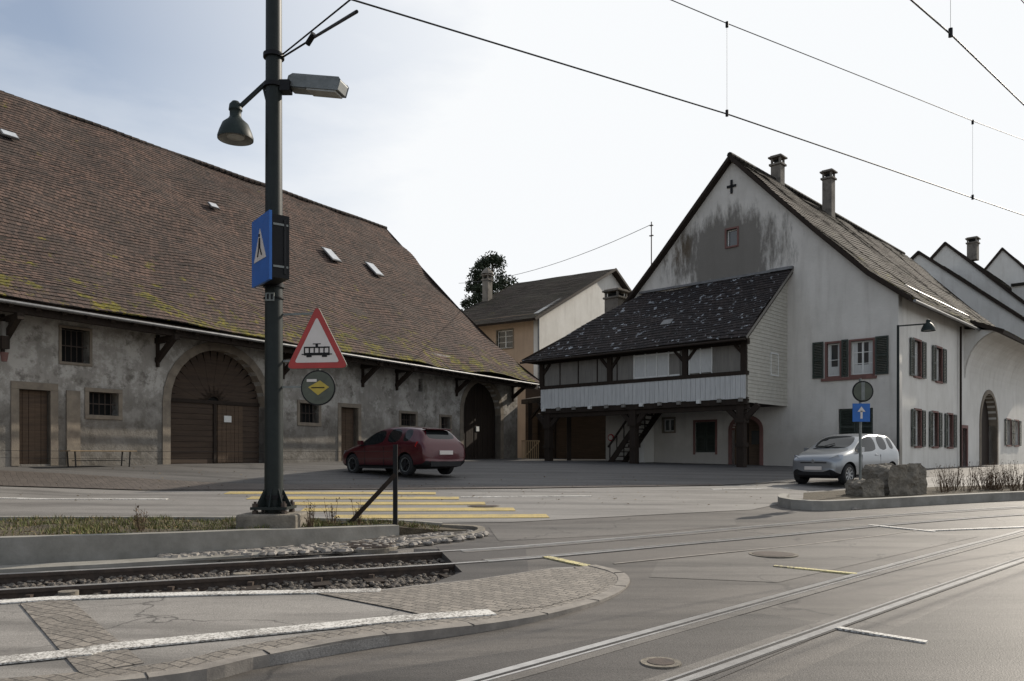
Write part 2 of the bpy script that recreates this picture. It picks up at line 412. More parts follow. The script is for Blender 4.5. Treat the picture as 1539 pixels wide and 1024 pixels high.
def strip(name,path,o0,o1,ztop,depth,mat,parent=None,mb=None):
    own=mb is None
    if own: mb=MB()
    P=[Vector((p[0],p[1])) for p in path]; vs=[];fs=[]
    for i,p in enumerate(P):
        d=(P[min(i+1,len(P)-1)]-P[max(i-1,0)]).normalized(); nrm=Vector((d.y,-d.x))
        for o in (o0,o1):
            q=p+nrm*o; z=ztop(q.x,q.y); vs+= [(q.x,q.y,z),(q.x,q.y,z-depth)]
    n=len(P)
    for i in range(n-1):
        a=4*i;b=a+4
        fs+=[(a,a+2,b+2,b),(a,b,b+1,a+1),(a+2,a+3,b+3,b+2)]
    fs+=[(0,1,3,2),(4*n-4,4*n-2,4*n-1,4*n-3)]
    mb.add(vs,fs,mat)
    if own: return mb.obj(name,parent)
def line(p,step=.25):
    out=[]
    for a,b in zip(p,p[1:]):
        n=max(1,int(math.dist(a,b)/step))
        out+=[(lerp(a[0],b[0],k/n),lerp(a[1],b[1],k/n)) for k in range(n)]
    return out+[p[-1]]

sheet('yard_pavement',[(-40,16.5),(-12.4,19.3),(-6,19.9),(0,21.0),(6,22.7),(14.2,27.2),(16,30.5),(5,42),(6,48),(1,48),(-11,29),(-24,10.4),(-40,-14)],.014,m_yasph)
sheet('cobbled_gutter',[(-30,17.6),(-12.4,19.1),(-6,19.7),(0,20.8),(6,22.5),(6,23.0),(0,21.5),(-6,21.2),(-12.4,21.6),(-30,21.2)],.022,m_yard)
sheet('road',[(-30,13.2),(-12,13.8),(-4,13.9),(0,14.4),(5,16.6),(7.6,19.8),(14,23),(24,28.5),(24,31),(14.2,27.0),(6,22.4),(0,20.7),(-6,19.6),(-12.4,19.0),(-30,17.5)],.008,m_road)
# resurfaced areas around the crossing
sheet('asphalt_repair',[(1.6,9.3),(3.0,9.0),(7.6,13.0),(6.9,13.7),(4.6,12.1),(1.9,10.4)],.004,m_patch2)
sheet('asphalt_repair',[(-2.2,2.6),(.1,4.2),(2.9,7.0),(2.3,7.5),(.2,6.3),(-1.2,5.6)],.004,m_patch)
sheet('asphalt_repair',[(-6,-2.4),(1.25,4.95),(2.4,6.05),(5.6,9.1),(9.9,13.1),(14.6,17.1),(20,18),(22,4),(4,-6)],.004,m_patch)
sheet('asphalt_repair',[(-.2,12.2),(1.6,12.9),(4.0,14.2),(4.2,15.2),(1.2,14.2),(-.4,13.8)],.004,m_patch2)
sw=[(-14,2.2),(-2.65,5.13),(-1.77,5.83),(-1.11,6.3),(.06,7.02),(.86,7.9),(1.28,8.8),(1.33,9.5),(1.05,10.0),(.5,9.75),(-.45,8.8),(-1.33,8.2),(-3.15,8.03),(-4.9,7.62),(-14,4.9)]
def swz(x,y): return g0(x,y)+.07*clamp((1.2-x)/2.2)+.008
sheet('sidewalk',sw,0,m_walk,.25,swz)
outer=catmull([(-14,2.2),(-6,4.1),(-2.65,5.13),(-1.77,5.83),(-1.11,6.3),(.06,7.02),(.86,7.9),(1.28,8.8),(1.33,9.5),(1.05,10.0)],.15)
strip('kerb',outer,-.13,0,lambda x,y:swz(x,y)+.014+.008*mn.noise(Vector((x*2,y*2,0))),.3,m_kerb)
mk=MB(); L=0
for a,b in zip(outer,outer[1:]):
    L+=(b-a).length
    if L>.8:
        L=0; d=(b-a).normalized(); n=Vector((d.y,-d.x)); z=swz(a.x,a.y)+.021
        p0=a-n*.13; mk.beam((p0.x,p0.y,z-.012),(a.x,a.y,z-.012),.008,.02,m_groove)
mk.obj('kerb_joints')
strip('sett_border',outer,-.36,-.13,lambda x,y:swz(x,y)+.008,.02,m_cob)
cobp=[(-.75,7.05),(-.2,7.28),(.3,7.55),(.82,8.2),(1.05,8.8),(1.12,9.4),(.95,9.75),(.45,9.6),(-.45,8.72),(-1.3,8.1),(-2.0,8.0)]
sheet('sett_paving',cobp,0,m_cob,0,lambda x,y:swz(x,y)+.012)
strip('sett_band',line([(-4.45,7.6),(-2.75,5.5)]),-.2,.2,lambda x,y:swz(x,y)+.01,.015,m_cob)
strip('road_marking',catmull([(-10,5.65),(-4.9,7.5),(-4.38,7.68),(-3.15,7.9),(-1.33,8.08)],.2),-.09,.07,lambda x,y:swz(x,y)+.016,.012,m_white)
strip('road_marking',catmull([(-9,3.6),(-3.63,5.66),(-3.03,6.0),(-1.76,6.55),(-.18,7.25)],.2),-.1,.1,lambda x,y:swz(x,y)+.02,.012,m_white)
gz=lambda o:(lambda x,y:g0(x,y)+o)
mbm=MB()
for i in range(5):
    d=14.9+i*1.02
    strip('',line([(-3.4-(d-15)*.85,d),(.62-(d-15)*.62,d+.35)]),-.25,.25,gz(.02),.01,m_yell,mb=mbm)
mbm.obj('crosswalk')
mbm=MB()
for a,b,w,m in [((-16,17.1),(-7.6,17.6),.07,m_white),((-1.2,18.6),(1.9,19.1),.07,m_white),((5.3,21.2),(7.6,21.9),.07,m_white),
    ((.45,10.7),(1.12,9.75),.06,m_yell2),((3.3,10.05),(4.1,9.5),.04,m_yell2),((2.82,6.92),(3.35,6.45),.035,m_white),
    ((6.4,14.3),(7.15,13.5),.05,m_white),((7.0,13.6),(9.2,14.2),.05,m_white)]:
    strip('',line([a,b]),-w,w,gz(.018),.016,m,mb=mbm)
mbm.obj('lane_marking')
strip('tarmac_seam',line([(7.0,13.7),(4.3,11.9),(1.3,10.2)]),-.025,.025,gz(.009),.004,m_kerb)
mh=MB()
for (x,y,r) in ((3.6,11.0,.28),(-.6,16.9,.3),(1.1,5.9,.1)):
    z=g0(x,y); mh.cyl((x,y,z-.05),(x,y,z+.012),r+.05,r+.05,m_concd,26); mh.cyl((x,y,z+.01),(x,y,z+.016),r,r,m_rust,26)
mh.obj('street_cover')
# tracks
T1=catmull(track1,.3); T2=catmull([(-12,-5.9),(.07,5.13),(9.2,13.43),(14.5,17.9),(25,24.5),(40,31)],.4)
mt=MB()
T1e=[p for p in T1 if p.x>-.75]; T1x=[p for p in T1 if p.x<=-.4]
for T,sides in ((T1e,(-.5,.5)),(T2,(-.5,.5))):
    for o in sides:
        s=1 if o>0 else -1
        strip('',T,o-.036,o+.036,gz(.014),.02,m_steel,mb=mt)
        a,b=sorted((o-s*.036,o-s*.075)); strip('',T,a,b,gz(.007),.01,m_groove,mb=mt)
        a,b=sorted((o-s*.075,o-s*.10)); strip('',T,a,b,gz(.013),.02,m_steel,mb=mt)
        a,b=sorted((o+s*.036,o+s*.055)); strip('',T,a,b,gz(.0075),.01,m_groove,mb=mt)
        a,b=sorted((o-s*.10,o-s*.2)); strip('',T,a,b,gz(.0075),.01,m_patch2,mb=mt)
mt.obj('tram_track')
mt=MB()
for o in (-.5,.5):
    strip('',T1x,o-.036,o+.036,gz(.01),.04,m_rust,mb=mt)
    strip('',T1x,o-.032,o+.032,gz(.0145),.006,m_steel,mb=mt)
    strip('',T1x,o-.012,o+.012,gz(-.025),.09,m_rust,mb=mt)
    strip('',T1x,o-.07,o+.07,gz(-.10),.03,m_rust,mb=mt)
L=0
for a,b in zip(T1x,T1x[1:]):
    L+=(b-a).length
    if L>.6:
        L=0; d=(b-a).normalized(); n=Vector((d.y,-d.x)); p=a
        p0=p-n*.92;p1=p+n*.92; z=g0(p.x,p.y)-.165
        mt.beam((p0.x,p0.y,z),(p1.x,p1.y,z),.22,.12,m_wdark)
        for o in (-.5,.5):
            for e in (-.1,.1):
                q=p+n*(o+e); mt.box(q.x-.03,q.x+.03,q.y-.03,q.y+.03,z+.06,z+.1,m_rust)
for (x,y) in ((-4.75,8.55),(-3.25,9.6)):
    mt.cyl((x,y,g0(x,y)-.15),(x,y,g0(x,y)-.02),.1,.1,m_concd)
mt.obj('open_tram_track')
sheet('asphalt_ramp',[(-.95,8.75),(-.3,8.9),(.2,9.6),(.2,11.9),(-.5,12.2),(-1.1,11.6),(-.85,10.6),(-.6,9.6)],0,m_patch,.25,lambda x,y:g0(x,y)+.003)
def rocks(name,n,fn,r0,r1,mat,flat=.7):
    mb=MB()
    for _ in range(n):
        q=fn()
        if q is None: continue
        x,y,z=q; r=U(r0,r1); a=U(0,6.28)
        vs=[]
        for i,(h,rr,k) in enumerate(((-.7,.6,5),(.1,1.,6),(.75,.55,5))):
            for j in range(k):
                t=a+6.283*j/k+i*.4; e=r*rr*U(.75,1.2)
                vs.append((x+math.cos(t)*e,y+math.sin(t)*e*.85,z+h*r*flat))
        fs=[tuple(range(5))[::-1]]
        for j in range(6):
            fs.append((j,(j+1)%5,5+(j+1)%6,5+j) if j<5 else (0,5,10))
        for j in range(5): fs.append((5+j,5+(j+1)%6,11+(j+1)%5,11+j))
        fs.append((10,5,11)); fs.append(tuple(range(11,16)))
        mb.add(vs,fs,mat)
    return mb.obj(name)
def f_ball():
    x=U(-9,-.7); a=interp(x,yN)+.08; b=interp(x,track1)+.75; y=U(a,b)
    return (x,y,g0(x,y)-.12+U(-.01,.035))
sheet('ballast_bed',[(-14,4.95),(-4.9,7.75),(-3.15,8.15),(-1.33,8.3),(-.7,8.85),(-.7,11.4),(-2.25,10.85),(-5.7,9.65),(-14,6.9)],-.125,m_bal0)
rocks('ballast',6500,f_ball,.02,.042,m_ball)
# bed
bedz=[(-14,.55),(-6.25,.52),(-3.7,.50),(-1.8,.42),(-.8,.33)]
bz=lambda x,y:interp(x,bedz)
front=catmull([(-16,7.0),(-10,8.7),(-6.25,9.9),(-3.74,11.05),(-1.8,12.75)],.3)
fr=[(p.x,p.y) for p in front]
strip('planter_edging',front,-.2,0,lambda x,y:bz(x,y)+.015,.6,m_conc)
strip('concrete_strip',catmull([(-12,7.75),(-5.9,9.72),(-3.9,10.55),(-2.9,11.1)],.3),-.12,.18,gz(.04),.4,m_conc)
def soilz(x,y): return bz(x,y)-.02+.05*mn.noise(Vector((x*1.3,y*1.3,3)))
sheet('planting_bed',[(x,y+.03) for x,y in fr]+[(-.75,13.3),(-1.3,13.75),(-4,13.3),(-10,12.9),(-16,12.6)],0,m_soil,.5,soilz)
strip('bed_back_kerb',line([(-16,12.7),(-4,13.35),(-1.2,13.8)],.4),-.1,.05,lambda x,y:bz(x,y)+.02,.4,m_conc)
strip('bed_stone_edge',catmull([(-1.2,13.82),(-.6,13.65),(-.45,13.2),(-.75,12.5),(-1.5,12.0)],.15),-.0,.12,gz(.05),.3,m_concd)
sheet('gravel_patch',[(-4.6,10.55),(-3.6,10.95),(-1.8,12.7),(-.8,13.4),(-.5,12.9),(-.8,12.3),(-1.2,11.7),(-2.25,10.95),(-4.2,10.2)],.012,m_bal0)
def f_peb():
    x=U(-4.6,-.45); y0=interp(x,[(-4.6,10.3),(-2.25,10.95),(-1.2,11.75),(-.5,12.4)]); y1=interp(x,[(-4.6,10.75),(-3.74,11.05),(-1.8,12.75),(-.5,13.6)])
    return (x,U(y0,y1),g0(x,y0)+.03)
rocks('pebbles',560,f_peb,.03,.095,m_peb,.6)
rocks('pebbles',160,lambda:(U(5.9,7.3),U(16.8,18.4),0.42),.05,.12,m_peb,.6)
mh=MB(); z=g0(-2.05,11.45)
mh.cyl((-2.05,11.45,z-.1),(-2.05,11.45,z+.03),.42,.42,m_concd,28); mh.cyl((-2.05,11.45,z+.03),(-2.05,11.45,z+.04),.36,.36,m_rust,28)
for k in range(-5,6): mh.box(-2.05-.3,-2.05+.3,11.45+k*.06-.01,11.45+k*.06+.01,z+.04,z+.05,m_rust)
mh.obj('manhole_cover')
# grass
mb=MB()
for _ in range(21000):
    x=U(-11,-1.2); y0=interp(x,[(-16,7.2),(-10,8.95),(-6.25,10.15),(-3.74,11.3),(-1.8,12.95)]); y1=interp(x,[(-16,12.6),(-4,13.2),(-1.2,13.6)])
    y=U(y0,y1)
    k=mn.noise(Vector((x*1.1,y*1.1,9)))+.5*mn.noise(Vector((x*4,y*4,2)))
    if k<0 and R()<.8: continue
    h=U(.02,.085)*(1+max(0,k)*1.4); a=U(0,6.28); w=.007
    z=soilz(x,y)-.01; lx=U(-.05,.05);ly=U(-.05,.05)
    dx,dy=math.cos(a)*w,math.sin(a)*w
    mb.add([(x-dx,y-dy,z),(x+dx,y+dy,z),(x+lx*.5+dx*.6,y+ly*.5+dy*.6,z+h*.6),(x+lx,y+ly,z+h)],[(0,1,2,3)],m_grass if R()<.68 else m_dry)
mb.obj('grass')
def f_leaf(n,fn,name):
    mb=MB()
    for _ in range(n):
        x,y,z=fn(); a=U(0,6.28); k=U(.015,.04); c,s=math.cos(a)*k,math.sin(a)*k
        mb.add([(x-c,y-s,z),(x-s*.6,y+c*.6,z+U(0,.02)),(x+c,y+s,z+.005),(x+s*.6,y-c*.6,z+U(0,.02))],[(0,1,2,3)],m_dleaf)
    mb.obj(name)
def fl1():
    if R()<.45:
        x=U(-10,-1.5); y=U(interp(x,[(-10,8.95),(-6.25,10.15),(-3.74,11.3),(-1.8,12.95)]),13.1); return x,y,soilz(x,y)+.03
    x=U(-12,9); y=U(17,26); return x,y,g0(x,y)+.03
f_leaf(620,fl1,'fallen_leaves')
def weeds(name,pts,hmin,hmax,n,mat):
    mb=MB()
    for (x,y,z,rad) in pts:
        for _ in range(n):
            a=U(0,6.28);h=U(hmin,hmax);r=rad*U(.3,1)
            bx,by=x+math.cos(a)*r*.4,y+math.sin(a)*r*.4
            tx,ty=x+math.cos(a)*r,y+math.sin(a)*r
            mb.cyl((bx,by,z-.03),(lerp(bx,tx,.6),lerp(by,ty,.6),z+h*.6),.006,.004,mat,4,False)
            mb.cyl((lerp(bx,tx,.6),lerp(by,ty,.6),z+h*.6),(tx,ty,z+h),.004,.0015,mat,4,False)
            for _ in range(4):
                t=U(.35,1);px,py,pz=lerp(bx,tx,t),lerp(by,ty,t),z+h*t
                e=U(.02,.045);aa=U(0,6.28)
                mb.add([(px,py,pz),(px+math.cos(aa)*e,py+math.sin(aa)*e,pz+e*.5),(px+math.cos(aa+.5)*e*1.3,py+math.sin(aa+.5)*e*1.3,pz+e*1.1)],[(0,1,2)],mat)
    return mb.obj(name)
weeds('dead_weeds',[(-2.85,12.7,.45,.16),(-2.5,12.9,.45,.1),(-3.0,11.9,.48,.1),(-5.2,11.2,.5,.12)],.12,.42,12,m_twig)

# ------------------------------------------------------------------ right island
isl=[(6.1,16.75),(7.5,17.15),(12.5,19.55),(20,22.6),(20,24.6),(12.5,21.6),(8.2,19.7),(6.9,18.9)]
iz=lambda x,y:g0(x,y)+.16
sheet('traffic_island',isl,0,m_soil,.4,iz)
strip('island_kerb',catmull([(6.3,18.2),(5.95,17.3),(6.3,16.75),(7.5,17.15),(12.5,19.5),(20,22.55)],.3),-.02,.16,lambda x,y:g0(x,y)+.2,.5,m_conc)
tex=bpy.data.textures.new('rough','CLOUDS'); tex.noise_scale=.25; tex.noise_depth=4
for (cx,cy,w,h,d) in ((9.05,18.95,1.15,.82,.8),(8.1,18.35,.6,.5,.5)):
    mb=MB(); z=g0(cx,cy)
    mb.M=Matrix.Translation((cx,cy,z))@Matrix.Rotation(.4,4,'Z')
    mb.prism([(-w/2,-d/2,0),(w/2,-d/2,0),(w/2*.93,-d/2,h*.88),(w/2*.7,-d/2,h),(-w/2*.75,-d/2,h*.95),(-w/2*.96,-d/2,h*.78)],(0,d,0),m_concd)
    o=mb.obj('stone_block',bevel=.06)
    ss=o.modifiers.new('s','SUBSURF'); ss.subdivision_type='SIMPLE'; ss.levels=5; ss.render_levels=5
    dm=o.modifiers.new('d','DISPLACE'); dm.texture=tex; dm.texture_coords='GLOBAL'; dm.strength=.2; dm.mid_level=.5
pts=[]
for _ in range(62):
    t=R(); x=lerp(9.9,19,t); y=lerp(19.2,23.2,t)+U(-.35,.6); pts.append((x,y,iz(x,y),U(.2,.5)))
weeds('dry_shrub_hedge',pts,.2,.75,15,m_twig)

# ------------------------------------------------------------------ barn
barn=empty('barn',(-10.4,28,1.3),math.atan2(.822,.569))
sh=lambda t,z:z-.012*(t-5)
holes=[rect(-6.4,-5.55,-.0,2.15),rect(-5.23,-4.4,3.05,4.05),rect(-4.42,-3.5,1.5,2.2),archp(-1.74,2.1,-.05,2.05),rect(3.75,4.7,1.55,2.3),
  rect(5.9,6.87,-.05,2.25),rect(9.5,10.5,1.6,2.15),rect(10.7,11.0,3.2,3.8),rect(12.3,13.0,1.4,2.1),archp(14.0,17.2,-.05,2.4)]
plate('front_wall',[(-34,-1.5),(18.8,-1.5),(18.8,5.0),(-34,5.6)],holes,0,.5,m_barn,barn)
Mg=Matrix.Translation((18.8,0,0))@Matrix.Rotation(math.pi/2,4,'Z')
plate('gable_wall',[(0.01,-1.5),(23,-1.5),(23,4.6),(11.5,14.4),(5,8.7),(1.5,5.8),(0.01,4.6)],[],0,.4,m_barn,barn,Mg)
def rp(t,y,z): return (t,y,sh(t,z))
tiled_roof('roof',[(rp(-34,-1.3,4.32),rp(19.3,-1.3,4.32)),(rp(-34,1.5,6.25),rp(19.5,1.5,6.25)),(rp(-34,5,9.15),rp(19.9,5,9.15)),(rp(-34,11.5,15.05),rp(20.6,11.5,15.05))],barn,m_tileB,nx=120,seed=1,wob=.22)
tiled_roof('roof_back',[(rp(-34,24.3,4.3),rp(19.6,24.3,4.3)),(rp(-34,11.55,15.05),rp(20.6,11.55,15.05))],barn,m_tileB,nx=8,seed=2)
mb=MB()
for i in range(150):
    t=-34+i*.364; z=sh(t,15.05)+.05*mn.noise(Vector((t*.3,0,0))); mb.cyl((t,11.5,z+.02),(t+.38,11.5,z+.05),.14,.12,m_tileB,8)
mb.obj('ridge_tiles',barn)
mb=MB()
for i in range(36):
    t=-33.5+i*1.5; mb.cyl((t,-1.4,sh(t,4.2)),(t+1.5,-1.4,sh(t+1.5,4.2)),.05,.05,m_gut,10)
for i in range(76):
    t=-33+i*.7
    if t>18.9: break
    mb.beam((t,-1.2,sh(t,4.16)),(t,.2,sh(t,5.12)),.12,.14,m_wdark)
mb.beam((-34,-.95,sh(-34,4.1)),(19.2,-.95,sh(19.2,4.1)),.18,.2,m_wdark)
for t in (-15,-11,-6.85,-2.2,2.9,7.1,9.2,13.45,18.3):
    mb.beam((t,.0,3.35),(t,-1.0,4.05),.15,.16,m_wdark); mb.beam((t,.1,4.0),(t,-1.15,4.05),.17,.17,m_wdark)
    mb.beam((t,-.04,3.15),(t,-.04,4.2),.14,.08,m_wdark)
mb.obj('eave_timber',barn)
mb=MB()
for x0,x1,z0,z1,w in ((-6.4,-5.55,-.05,2.15,.22),(-5.23,-4.4,3.05,4.05,.08),(-4.42,-3.5,1.5,2.2,.13),(3.75,4.7,1.55,2.3,.13),(5.9,6.87,-.05,2.25,.17),(9.5,10.5,1.6,2.15,.12),(12.3,13.0,1.4,2.1,.12)):
    mb.box(x0-w,x0,-.035,.3,z0,z1,m_sand); mb.box(x1,x1+w,-.035,.3,z0,z1,m_sand); mb.box(x0-w,x1+w,-.037,.3,z1,z1+w,m_sand)
    if z0>0: mb.box(x0-w,x1+w,-.05,.3,z0-w,z0,m_sand)
archring(mb,-1.74,2.1,-.1,2.05,None,.26,-.04,.45,m_sand)
archring(mb,14.0,17.2,-.1,2.4,None,.24,-.04,.45,m_sand)
mb.box(-5.1,-4.7,-.06,.1,-.1,2.2,m_sand)
mb.obj('stone_frames',barn,bevel=.012)
mb=MB()
def planks(x0,x1,z0,z1,y,mat,w=.2,vertical=True):
    n=max(1,int((x1-x0 if vertical else z1-z0)/w))
    for i in range(n):
        j=U(-.012,.012)
        if vertical:
            a=lerp(x0,x1,i/n);b=lerp(x0,x1,(i+1)/n); mb.box(a+.005,b-.005,y+j,y+.06+j,z0,z1,mat)
        else:
            a=lerp(z0,z1,i/n);b=lerp(z0,z1,(i+1)/n); mb.box(x0,x1,y+j,y+.06+j,a+.005,b-.005,mat)
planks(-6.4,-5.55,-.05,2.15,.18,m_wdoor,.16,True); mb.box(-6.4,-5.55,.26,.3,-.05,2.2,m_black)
planks(5.9,6.87,-.05,2.25,.25,m_wdoor,.16)
planks(-1.74,.15,-.05,2.1,.34,m_wplank,.19,False); planks(.2,2.1,-.05,2.1,.34,m_wplank,.19,False)
planks(.3,1.35,.0,2.05,.29,m_wdoor,.17)
mb.box(.55,.85,.27,.288,1.45,1.68,m_frame)
mb.box(-1.74,2.1,.28,.42,2.08,2.2,m_wdark); mb.box(.13,.22,.28,.42,0,2.1,m_wdark)
for i in range(19):
    a=math.pi*(i+.5)/19
    mb.beam((.18+.25*math.cos(a),.37+.01*(i%2),2.1+.25*math.sin(a)),(.18+1.9*math.cos(a),.37+.01*(i%2),2.1+1.9*math.sin(a)),.05,.24,m_wplank,(-math.sin(a),0,math.cos(a)))
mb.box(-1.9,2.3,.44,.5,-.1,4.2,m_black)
planks(14,15.6,-.05,4.0,.34,m_wdark,.2); planks(15.64,17.2,-.05,4.0,.34,m_wdark,.2)
mb.box(15.5,15.75,.3,.33,1.5,1.75,m_frame)
mb.obj('doors',barn)
mb=MB()
for x0,x1,z0,z1 in ((-5.23,-4.4,3.05,4.05),(-4.42,-3.5,1.5,2.2),(3.75,4.7,1.55,2.3),(9.5,10.5,1.6,2.15),(12.3,13,1.4,2.1),(10.7,11,3.2,3.8)):
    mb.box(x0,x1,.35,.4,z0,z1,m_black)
    n=int((x1-x0)/.16)
    for i in range(1,n): x=lerp(x0,x1,i/n); mb.cyl((x,.1,z0),(x,.1,z1),.012,.012,m_rust,6)
    mb.box(x0,x1,.14,.17,(z0+z1)/2-.015,(z0+z1)/2+.015,m_rust)
mb.obj('windows',barn)
mb=MB()
def roofpt(t,y):
    z=interp(y,[(-1.3,4.32),(1.5,6.25),(5,9.15),(11.5,15.05)]); return Vector((t,y,sh(t,z)))
for t,y,w,h in ((11.4,6.6,.62,1.15),(14.3,6.4,.62,1.2),(5.3,7.8,.45,.4),(-3.1,8.4,.6,.4)):
    p=roofpt(t,y-h/2*.74);q=roofpt(t,y+h/2*.74); up=Vector((0,-.67,.74))
    mb.beam(p+up*.09,q+up*.09,w,.06,m_gut,(0,-.67,.74))
    mb.beam(p.lerp(q,.06)+up*.13,p.lerp(q,.94)+up*.13,w*.86,.015,m_zinc,(0,-.67,.74))
mb.obj('skylights',barn)
mb=MB(); mb.box(-7.05,-6.85,-.5,-.3,3.2,3.55,m_wdark); mb.cyl((-6.95,-.4,3.1),(-6.95,-.4,2.85),.11,.07,m_red,10); mb.cyl((-6.95,-.4,3.5),(-6.95,-.4,4.0),.02,.02,m_blk,6)
mb.box(-7.03,-6.87,-.45,-.35,3.55,3.95,m_wgrey)
mb.obj('hanging_lantern',barn)
tb=empty('trestle_table',(-12.35,23.9,g0(-12.35,23.9)),math.atan2(.822,.569))
mb=MB(); mb.box(-1.0,1.0,-.3,.3,.47,.5,m_wlight)
for x in (-.8,.8):
    for y in (-.22,.22): mb.beam((x,y,0),(x*1.04,y,.47),.03,.03,m_blk)
mb.beam((-.8,0,.2),(.8,0,.2),.02,.02,m_blk)
mb.obj('table',tb)

# ------------------------------------------------------------------ white house
house=empty('gabled_house',(15,31,.95),-math.radians(43))
Ms=Matrix.Rotation(math.pi/2,4,'Z')
gout=[(0,-1.5),(0,7.0),(-1,7.7),(-3.2,9.88),(-7,13.85),(-10.8,9.88),(-13,7.7),(-14,7.0),(-14,-1.5)]
fh=[rect(-2.77,-2.25,3.85,5.2),rect(-1.8,-.95,3.85,5.2),rect(-7.29,-6.77,10.0,10.75),rect(-2.3,-.95,1.0,2.5),archp(-7.03,-5.7,-.2,1.75,.5),rect(-8.88,-7.85,.75,2.15),rect(-10.6,-10.0,1.75,2.35)]
plate('facade',gout,fh,0,.45,m_houseW,house)
sideh=[rect(1.9,2.8,3.85,5.3),rect(4.9,5.8,3.85,5.3),rect(2.0,2.8,1.0,2.45),rect(4.4,5.2,1.0,2.45),rect(6.7,7.5,1.0,2.45),archp(12.6,16.0,-.3,2.2,1.6),rect(9.1,9.95,-.3,1.9),rect(18.3,19.3,1.2,2.6),rect(20.3,21.3,1.2,2.6)]
plate('side_wall',[(.46,-1.5),(24,-1.5),(24,7.0),(.46,7.0)],sideh,0,.45,m_white2,house,Ms)
plate('left_wall',[(.46,-1.5),(24,-1.5),(24,7.0),(.46,7.0)],[],13.55,.45,m_white2,house,Ms)
mb=MB()
def window(u,z0,z1,w,panes=(2,3),sur=m_red,shut=0,curt=True,sw=.08):
    x0,x1=u-w/2,u+w/2
    mb.box(x0-sw,x0,-.03,.2,z0-sw,z1+sw,sur); mb.box(x1,x1+sw,-.03,.2,z0-sw,z1+sw,sur)
    mb.box(x0,x1,-.032,.2,z1,z1+sw,sur); mb.box(x0,x1,-.06,.2,z0-sw,z0,sur)
    f=.055
    mb.box(x0,x0+f,.12,.18,z0,z1,m_frame); mb.box(x1-f,x1,.12,.18,z0,z1,m_frame); mb.box(x0+f,x1-f,.12,.18,z0,z0+f,m_frame); mb.box(x0+f,x1-f,.12,.18,z1-f,z1,m_frame)
    for i in range(1,panes[0]): x=lerp(x0,x1,i/panes[0]); mb.box(x-.035,x+.035,.115,.175,z0+f,z1-f,m_frame)
    for i in range(1,panes[1]): z=lerp(z0,z1,i/panes[1]); mb.box(x0+f,x1-f,.125,.17,z-.014,z+.014,m_frame)
    mb.box(x0,x1,.15,.16,z0,z1,m_glass)
    if curt:
        mb.box(x0,lerp(x0,x1,.25),.142,.148,z0,z1,m_curt); mb.box(lerp(x0,x1,.75),x1,.142,.148,z0,z1,m_curt)
        mb.box(x0,x1,.143,.147,z0,lerp(z0,z1,.3),m_curt)
    if shut:
        for a,b in ((x0-sw-shut,x0-sw-.01),(x1+sw+.01,x1+sw+shut)):
            shutter(a,b,z0-.03,z1+.03)
def shutter(a,b,z0,z1,y=-.075):
    mb.box(a,a+.06,y,y+.04,z0,z1,m_shut); mb.box(b-.06,b,y,y+.04,z0,z1,m_shut)
    for z in (z0,z1-.07,(z0+z1)/2-.03): mb.box(a+.06,b-.06,y,y+.04,z,z+.07,m_shut)
    n=int((z1-z0)/.07)
    for i in range(n):
        z=lerp(z0+.05,z1-.05,(i+.5)/n); mb.box(a+.06,b-.06,y+.008,y+.03,z-.022,z+.024,m_shut,Matrix.Rotation(.5,3,'X'))
window(-2.51,3.85,5.2,.52,(1,2),curt=True); window(-1.375,3.85,5.2,.85,(2,3),curt=True)
shutter(-3.35,-2.9,3.8,5.3); shutter(-2.16,-1.9,3.8,5.3); shutter(-.84,-.35,3.8,5.3)
mb.box(-3.0,-.8,-.07,-.0,3.66,3.77,m_red)
window(-7.03,10.0,10.75,.52,(1,1),curt=False)
mb.box(-2.3,-.95,.12,.2,1,2.5,m_shut); mb.box(-2.4,-.85,-.05,.1,.88,.99,m_red)
shutter(-2.28,-1.64,1.02,2.5,.05); shutter(-1.61,-.97,1.02,2.5,.05)
mb.box(-7.08,-6.98,-.06,-.01,12.35,12.95,m_blk); mb.box(-7.25,-6.81,-.06,-.015,12.62,12.72,m_blk)
archring(mb,-7.03,-5.7,-.2,1.75,.5,.16,-.04,.3,m_red); mb.box(-7.03,-5.7,.25,.3,-.2,2.3,m_wdoor); mb.box(-6.38,-6.34,.2,.25,-.2,2.2,m_wdark)
mb.box(-6.9,-6.5,.22,.25,1.1,1.7,m_glass); mb.box(-6.2,-5.85,.22,.25,1.1,1.7,m_glass)
mb.box(-8.88,-7.85,.15,.2,.75,2.15,m_glass); shutter(-8.86,-8.38,.77,2.13,.04); shutter(-8.35,-7.87,.77,2.13,.04)
for a,b in ((-8.98,-8.88),(-7.85,-7.75)): mb.box(a,b,-.03,.1,.65,2.25,m_red)
mb.box(-8.88,-7.85,-.03,.1,2.15,2.25,m_red)
window(-10.3,1.75,2.35,.6,(2,1),m_sand,0,False)
mb.M=Ms
window(2.35,3.85,5.3,.9,(2,3),m_red,.5); window(5.35,3.85,5.3,.9,(2,3),m_red,.5)
for u in (2.4,4.8,7.1): window(u,1.0,2.45,.8,(2,3),m_red,.42)
archring(mb,12.6,16,-.3,2.2,1.6,.22,-.05,.4,m_sand); mb.box(12.6,16,.36,.42,-.3,3.9,m_wdark)
mb.box(9.1,9.95,.3,.36,-.3,1.9,m_wdoor); mb.box(8.95,9.1,-.04,.2,-.3,2.05,m_red);mb.box(9.95,10.1,-.04,.2,-.3,2.05,m_red);mb.box(9.1,9.95,-.04,.2,1.9,2.05,m_red)
window(18.8,1.2,2.6,1,(2,3),m_red,.45); window(20.8,1.2,2.6,1,(2,3),m_red,.45)
mb.cyl((8.45,-.12,-.6),(8.45,-.12,6.6),.05,.05,m_wdark,8)
mb.M=None
mb.obj('windows_and_doors',house)
